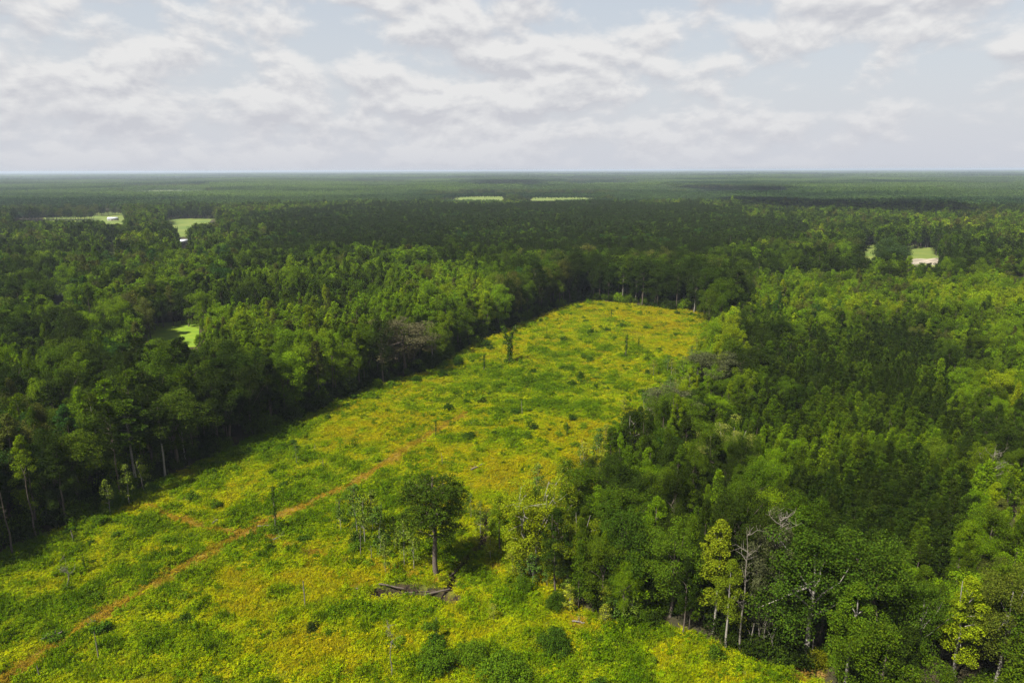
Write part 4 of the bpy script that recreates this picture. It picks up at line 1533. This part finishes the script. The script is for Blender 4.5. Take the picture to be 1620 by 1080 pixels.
# dead trees, poles and logs
DEAD = [  # name, px, base py, top py, seed, branches, spread, mat, label
    ('dead_tree', 1547, 800, 712, 3, 26, 4.2, 'dead', 'bare grey dead tree among the young pines'),
    ('dead_tree', 1142, 494, 432, 6, 10, 1.6, 'dead', 'tall bare snag at the far treeline of the clearing'),
    ('dead_tree', 1170, 1030, 838, 9, 16, 2.4, 'dead', 'leaning bare grey snag beside the straight white trunk'),
    ('dead_tree', 1216, 1020, 812, 12, 26, 3.6, 'dead', 'bare silvery-topped tree behind the straight white trunk'),
    ('dead_tree', 1483, 405, 370, 15, 8, 1.4, 'dead', 'thin pale snag above the distant trees past the meadow'),
    ('dead_tree', 948, 800, 735, 18, 6, 1.0, 'dead', 'pale broken snag in the wood behind the yellow-green tree'),
    ('dead_tree', 1205, 1042, 965, 25, 7, 1.2, 'dead', 'short pale snag at the wood edge by bare earth'),
    ('dead_tree', 1222, 1046, 975, 28, 6, 1.0, 'dead', 'thin pale snag next to the short one by bare earth'),
    ('dead_tree', 1487, 1052, 1015, 31, 3, .6, 'dead', 'pale broken trunk stub under the bright yellow pointed tree'),
    ('dead_tree', 20, 880, 760, 33, 5, 1.0, 'bark', 'thin dark bare trunk in the shaded forest corner'),
    ('dead_tree', 58, 850, 735, 35, 5, 1.0, 'bark', 'slim bare trunk deeper in the shaded forest corner'),
    ('dead_tree', 108, 930, 880, 37, 9, 1.2, 'dead', 'small dry sapling skeleton in weeds below the shaded edge'),
    ('dead_tree', 620, 1068, 985, 39, 8, .7, 'dead', 'thin dry sapling skeleton low in the clearing'),
    ('dead_tree', 978, 940, 905, 43, 2, .4, 'dead', 'short pale stake trunk against the dark wood corner'),
]
for nm, bx_, by_, ty_, seed, nb, spread, mt, lab in DEAD:
    x, y = ground_at(bx_, by_)
    h = height_to(x, y, tzs(x, y), ty_)
    tr_, lm_ = make_dead_tree(seed, h, nb, spread, nb > 7)
    t = empty(nm, (x, y, tzs(x, y)), 0)
    part('trunk', build_mesh('dead_trunk', tr_[0], [(tr_[1], 0)], [MAT[mt]], True), t)
    part('limb', build_mesh('dead_limb', lm_[0], [(lm_[1], 0)], [MAT[mt]], True), t)
    tag(t, lab, 'dead tree')
POLE = [(483, 960, 918, .11, 'short pale broken pole in the yellow grass'), (156, 1044, 998, .08, 'thin grey pole beside the track bush'),
        (62, 1072, 1052, .08, 'short pale stake near the bottom of the track'), (498, 712, 702, .08, 'pale stake in the upper green weeds'),
        (512, 742, 726, .08, 'thin pale stake below the stake in green weeds'), (578, 852, 818, .07, 'thin pale stem among saplings near the slim dark tree'),
        (570, 880, 836, .07, 'tall thin pale stem among the thin saplings'), (588, 884, 862, .06, 'short thin stem among the thin saplings'),
        (117, 858, 838, .10, 'pale stump pole at the shade line'), (826, 655, 633, .08, 'thin pale pole midway up the clearing'), (700, 735, 716, .06, 'faint thin pole past the track end'),
        (1282, 1050, 1010, .09, 'thin leaning stem at the foot of the pale forked trunk'), (1255, 1042, 990, .08, 'thin straight stem before the dark wood'),
        (1184, 1030, 985, .10, 'pale stem next to the straight white trunk')]
for j, (bx_, by_, ty_, r, lab) in enumerate(POLE):
    x, y = ground_at(bx_, by_)
    h = height_to(x, y, tzs(x, y), ty_)
    rg = np.random.default_rng(j)
    v, f = tube(wander((0, 0, -.2), (rg.normal() * .05 * h, 0, h), 5, .04, rg), np.linspace(r * 1.2, r * .6, 5), 6)
    v2, f2 = tube(np.array([(0, 0, h * .6), (rg.normal() * .5, .2, h * .72)]), (r * .4, r * .2), 4)
    V, F = join([(v, f), (v2, f2)])
    o = bpy.data.objects.new('dead_pole', build_mesh('dead_pole', V, [(F, 0)], [MAT['dead']], True))
    o.location = (x, y, tzs(x, y))
    COL.objects.link(o)
    tag(o, lab, 'pole')
LOG = [((600, 938), (640, 928), .16, 'fallen log on the gully bank'), ((640, 940), (690, 934), .14, 'fallen log lying along the gully edge'), ((672, 944), (712, 946), .18, 'stout fallen log at the low end of the gully'),
       ((705, 920), (722, 900), .16, 'fallen log beside the lone pine roots'), ((562, 933), (575, 936), .14, 'short pale log past the gully'), ((408, 834), (440, 832), .12, 'pale fallen branchy log beside the slim dark tree'),
       ((432, 856), (456, 846), .12, 'pale slanting log below the slim dark tree'), ((336, 830), (344, 824), .16, 'short pale log where two tracks meet'), ((138, 993), (152, 984), .16, 'pale log lying on the track'),
       ((132, 936), (152, 934), .14, 'pale log in the green weeds'), ((640, 772), (660, 762), .14, 'pale slash log under the crest of the track'), ((745, 745), (765, 735), .18, 'pale fallen log in a bare patch'),
       ((1330, 1056), (1375, 1078), .2, 'long fallen log at the foot of the dark wood'), ((905, 985), (925, 988), .14, 'short log on the dirt scar'), ((745, 672), (752, 668), .2, 'pale slash heap log beside the track end')]
for j, (a, b, r, lab) in enumerate(LOG):
    xa, ya = ground_at(*a); xb, yb = ground_at(*b)
    rg = np.random.default_rng(50 + j)
    za, zb = max(tzs(xa, ya), tzs(xb, yb) - .6), max(tzs(xb, yb), tzs(xa, ya) - .6)
    p0, p1 = np.array((0, 0, r + .25)), np.array((xb - xa, yb - ya, zb - za + r + .25))
    t1 = tube(wander(p0, p1, 6, .06, rg), np.linspace(r, r * .6, 6), 7)
    br = [t1]
    for _i in range(2):
        m = p0 + (p1 - p0) * rg.uniform(.3, .8)
        br.append(tube(np.array([m, m + rg.normal(size=3) * .4 + np.array((0, 0, .6))]), (r * .35, r * .15), 4))
    V, F = join(br)
    o = bpy.data.objects.new('fallen_log', build_mesh('fallen_log', V, [(F, 0)], [MAT['bark' if 'gully' in lab or 'roots' in lab else 'dead']], True))
    o.location = (xa, ya, za)
    COL.objects.link(o)
    tag(o, lab, 'log')
# upturned dead root at the lower track
x, y = ground_at(82, 1010)
rg = np.random.default_rng(5)
br = []
for i in range(9):
    an = rg.uniform(0, 6.28)
    e = np.array((math.cos(an) * rg.uniform(.8, 1.8), math.sin(an) * rg.uniform(.8, 1.8), rg.uniform(.4, 1.6)))
    br.append(tube(wander((0, 0, .2), e, 4, .15, rg), np.linspace(.16, .04, 4), 5))
V, F = join(br)
o = bpy.data.objects.new('upturned_stump', build_mesh('upturned_stump', V, [(F, 0)], [MAT['dead']], True))
o.location = (x, y, tzs(x, y)); COL.objects.link(o)
tag(o, 'pale upturned stump with spread roots beside the lower track', 'stump')

# ------------------------------------------------------------------ far buildings
def box_mesh(name, x0, x1, y0, y1, z0, z1, mat):
    V = np.array([(x0, y0, z0), (x1, y0, z0), (x1, y1, z0), (x0, y1, z0), (x0, y0, z1), (x1, y0, z1), (x1, y1, z1), (x0, y1, z1)])
    F = np.array([(0, 3, 2, 1), (4, 5, 6, 7), (0, 1, 5, 4), (1, 2, 6, 5), (2, 3, 7, 6), (3, 0, 4, 7)])
    return build_mesh(name, V, [(F, 0)], [MAT[mat]])


def building(name, px, py, L, W, Hw, Hr, rz, label, cat):
    x, y, _ = G(px, py, 0)
    t = empty(name, (x, y, 0), rz)
    part('wall', box_mesh('wall', -L / 2, L / 2, -W / 2, W / 2, -.3, Hw, 'wall'), t)
    e = .5
    V = np.array([(-L / 2 - e, -W / 2 - e, Hw - .1), (L / 2 + e, -W / 2 - e, Hw - .1), (L / 2 + e, W / 2 + e, Hw - .1), (-L / 2 - e, W / 2 + e, Hw - .1),
                  (-L / 2 - e, 0, Hw + Hr), (L / 2 + e, 0, Hw + Hr)])
    me_ = build_mesh('roof', V, [(np.array([(0, 1, 5, 4), (2, 3, 4, 5), (3, 2, 1, 0)]), 0), (np.array([(0, 4, 3), (1, 2, 5)]), 0)], [MAT['roof']])
    part('roof', me_, t)
    part('door', box_mesh('door', -1.4, 1.4, -W / 2 - .06, -W / 2 + .05, -.2, Hw * .75, 'door'), t)
    for sx in (-.32, .32):
        part('window', box_mesh('window', sx * L - .6, sx * L + .6, -W / 2 - .05, -W / 2 + .05, 1.0, 2.1, 'door'), t)
    return tag(t, label, cat)


building('barn', 179, 349, 13, 7, 2.8, 2.2, .15, 'long white-roofed barn at the edge of a far pasture', 'barn')
building('shed', 291, 387, 7, 5, 3.0, 2.2, .5, 'small white-roofed shed at the corner of a far pasture', 'shed')
building('house', 96, 480, 8, 6, 3.6, 2.4, .9, 'white roof of a house hidden among tall trees', 'house')

# ------------------------------------------------------------------ clouds above the picture whose shadows darken the far woods
def cloud(px, py, lx, ly, label, seed):
    g = G(px, py, 15)
    alt = 900.0
    c = np.array(g) + np.array(SUN_DIR) * ((alt - 15) / SUN_DIR.z)
    rg = np.random.default_rng(seed)
    V, F, o = [], [], 0
    for i in range(34):
        u, v = rg.uniform(-1, 1), rg.uniform(-1, 1)
        if u * u + v * v > 1:
            u, v = u * .6, v * .6
        r = rg.uniform(.22, .45) * min(lx, ly)
        th, ph = np.meshgrid(np.linspace(0, math.pi, 9), np.linspace(0, 2 * math.pi, 14, endpoint=False), indexing='ij')
        S = np.stack([np.sin(th) * np.cos(ph), np.sin(th) * np.sin(ph), np.maximum(np.cos(th), -.25)], -1).reshape(-1, 3)
        S *= (1 + .12 * rg.normal(size=(len(S), 1)))
        V.append(S * r * np.array((1.5, 1, .55)) + np.array((u * lx, v * ly, 0)))
        q_ = []
        for a in range(8):
            for b in range(14):
                q_.append((a * 14 + b, a * 14 + (b + 1) % 14, (a + 1) * 14 + (b + 1) % 14, (a + 1) * 14 + b))
        F.append(np.array(q_) + o); o += len(S)
    ob = bpy.data.objects.new('cloud', build_mesh('cloud', np.concatenate(V), [(np.concatenate(F), 0)], [MAT['cloud']], True))
    ob.location = c
    COL.objects.link(ob)
    tag(ob, label, 'cloud', kind='structure')


MAT['cloud'] = plain_mat('cloud', (.85, .85, .86), (.9, .9, .9), .01, 1.0)
cloud(1300, 321, 130, 270, 'cumulus cloud shading the far woods past the meadow', 1)
cloud(1150, 297, 130, 340, 'cumulus cloud shading a strip of the farther woods', 2)
cloud(810, 289, 170, 420, 'cumulus cloud shading the far horizon woods', 3)

# ------------------------------------------------------------------ air
hm, n, l = new_mat('haze')
pv = nd(n, 'ShaderNodeVolumePrincipled')
pv.inputs['Color'].default_value = (.49, .565, .67, 1)
pv.inputs['Density'].default_value = 8.0e-5
pv.inputs['Anisotropy'].default_value = 0.1
ho = nd(n, 'ShaderNodeOutputMaterial')
l.new(pv.outputs[0], ho.inputs['Volume'])
MAT['haze'] = hm
haze = bpy.data.objects.new('haze', box_mesh('haze', -45000, 45000, -45000, 45000, -6, 76, 'haze'))
COL.objects.link(haze)
tag(haze, 'pale summer haze over the distant forest', 'haze', kind='stuff')
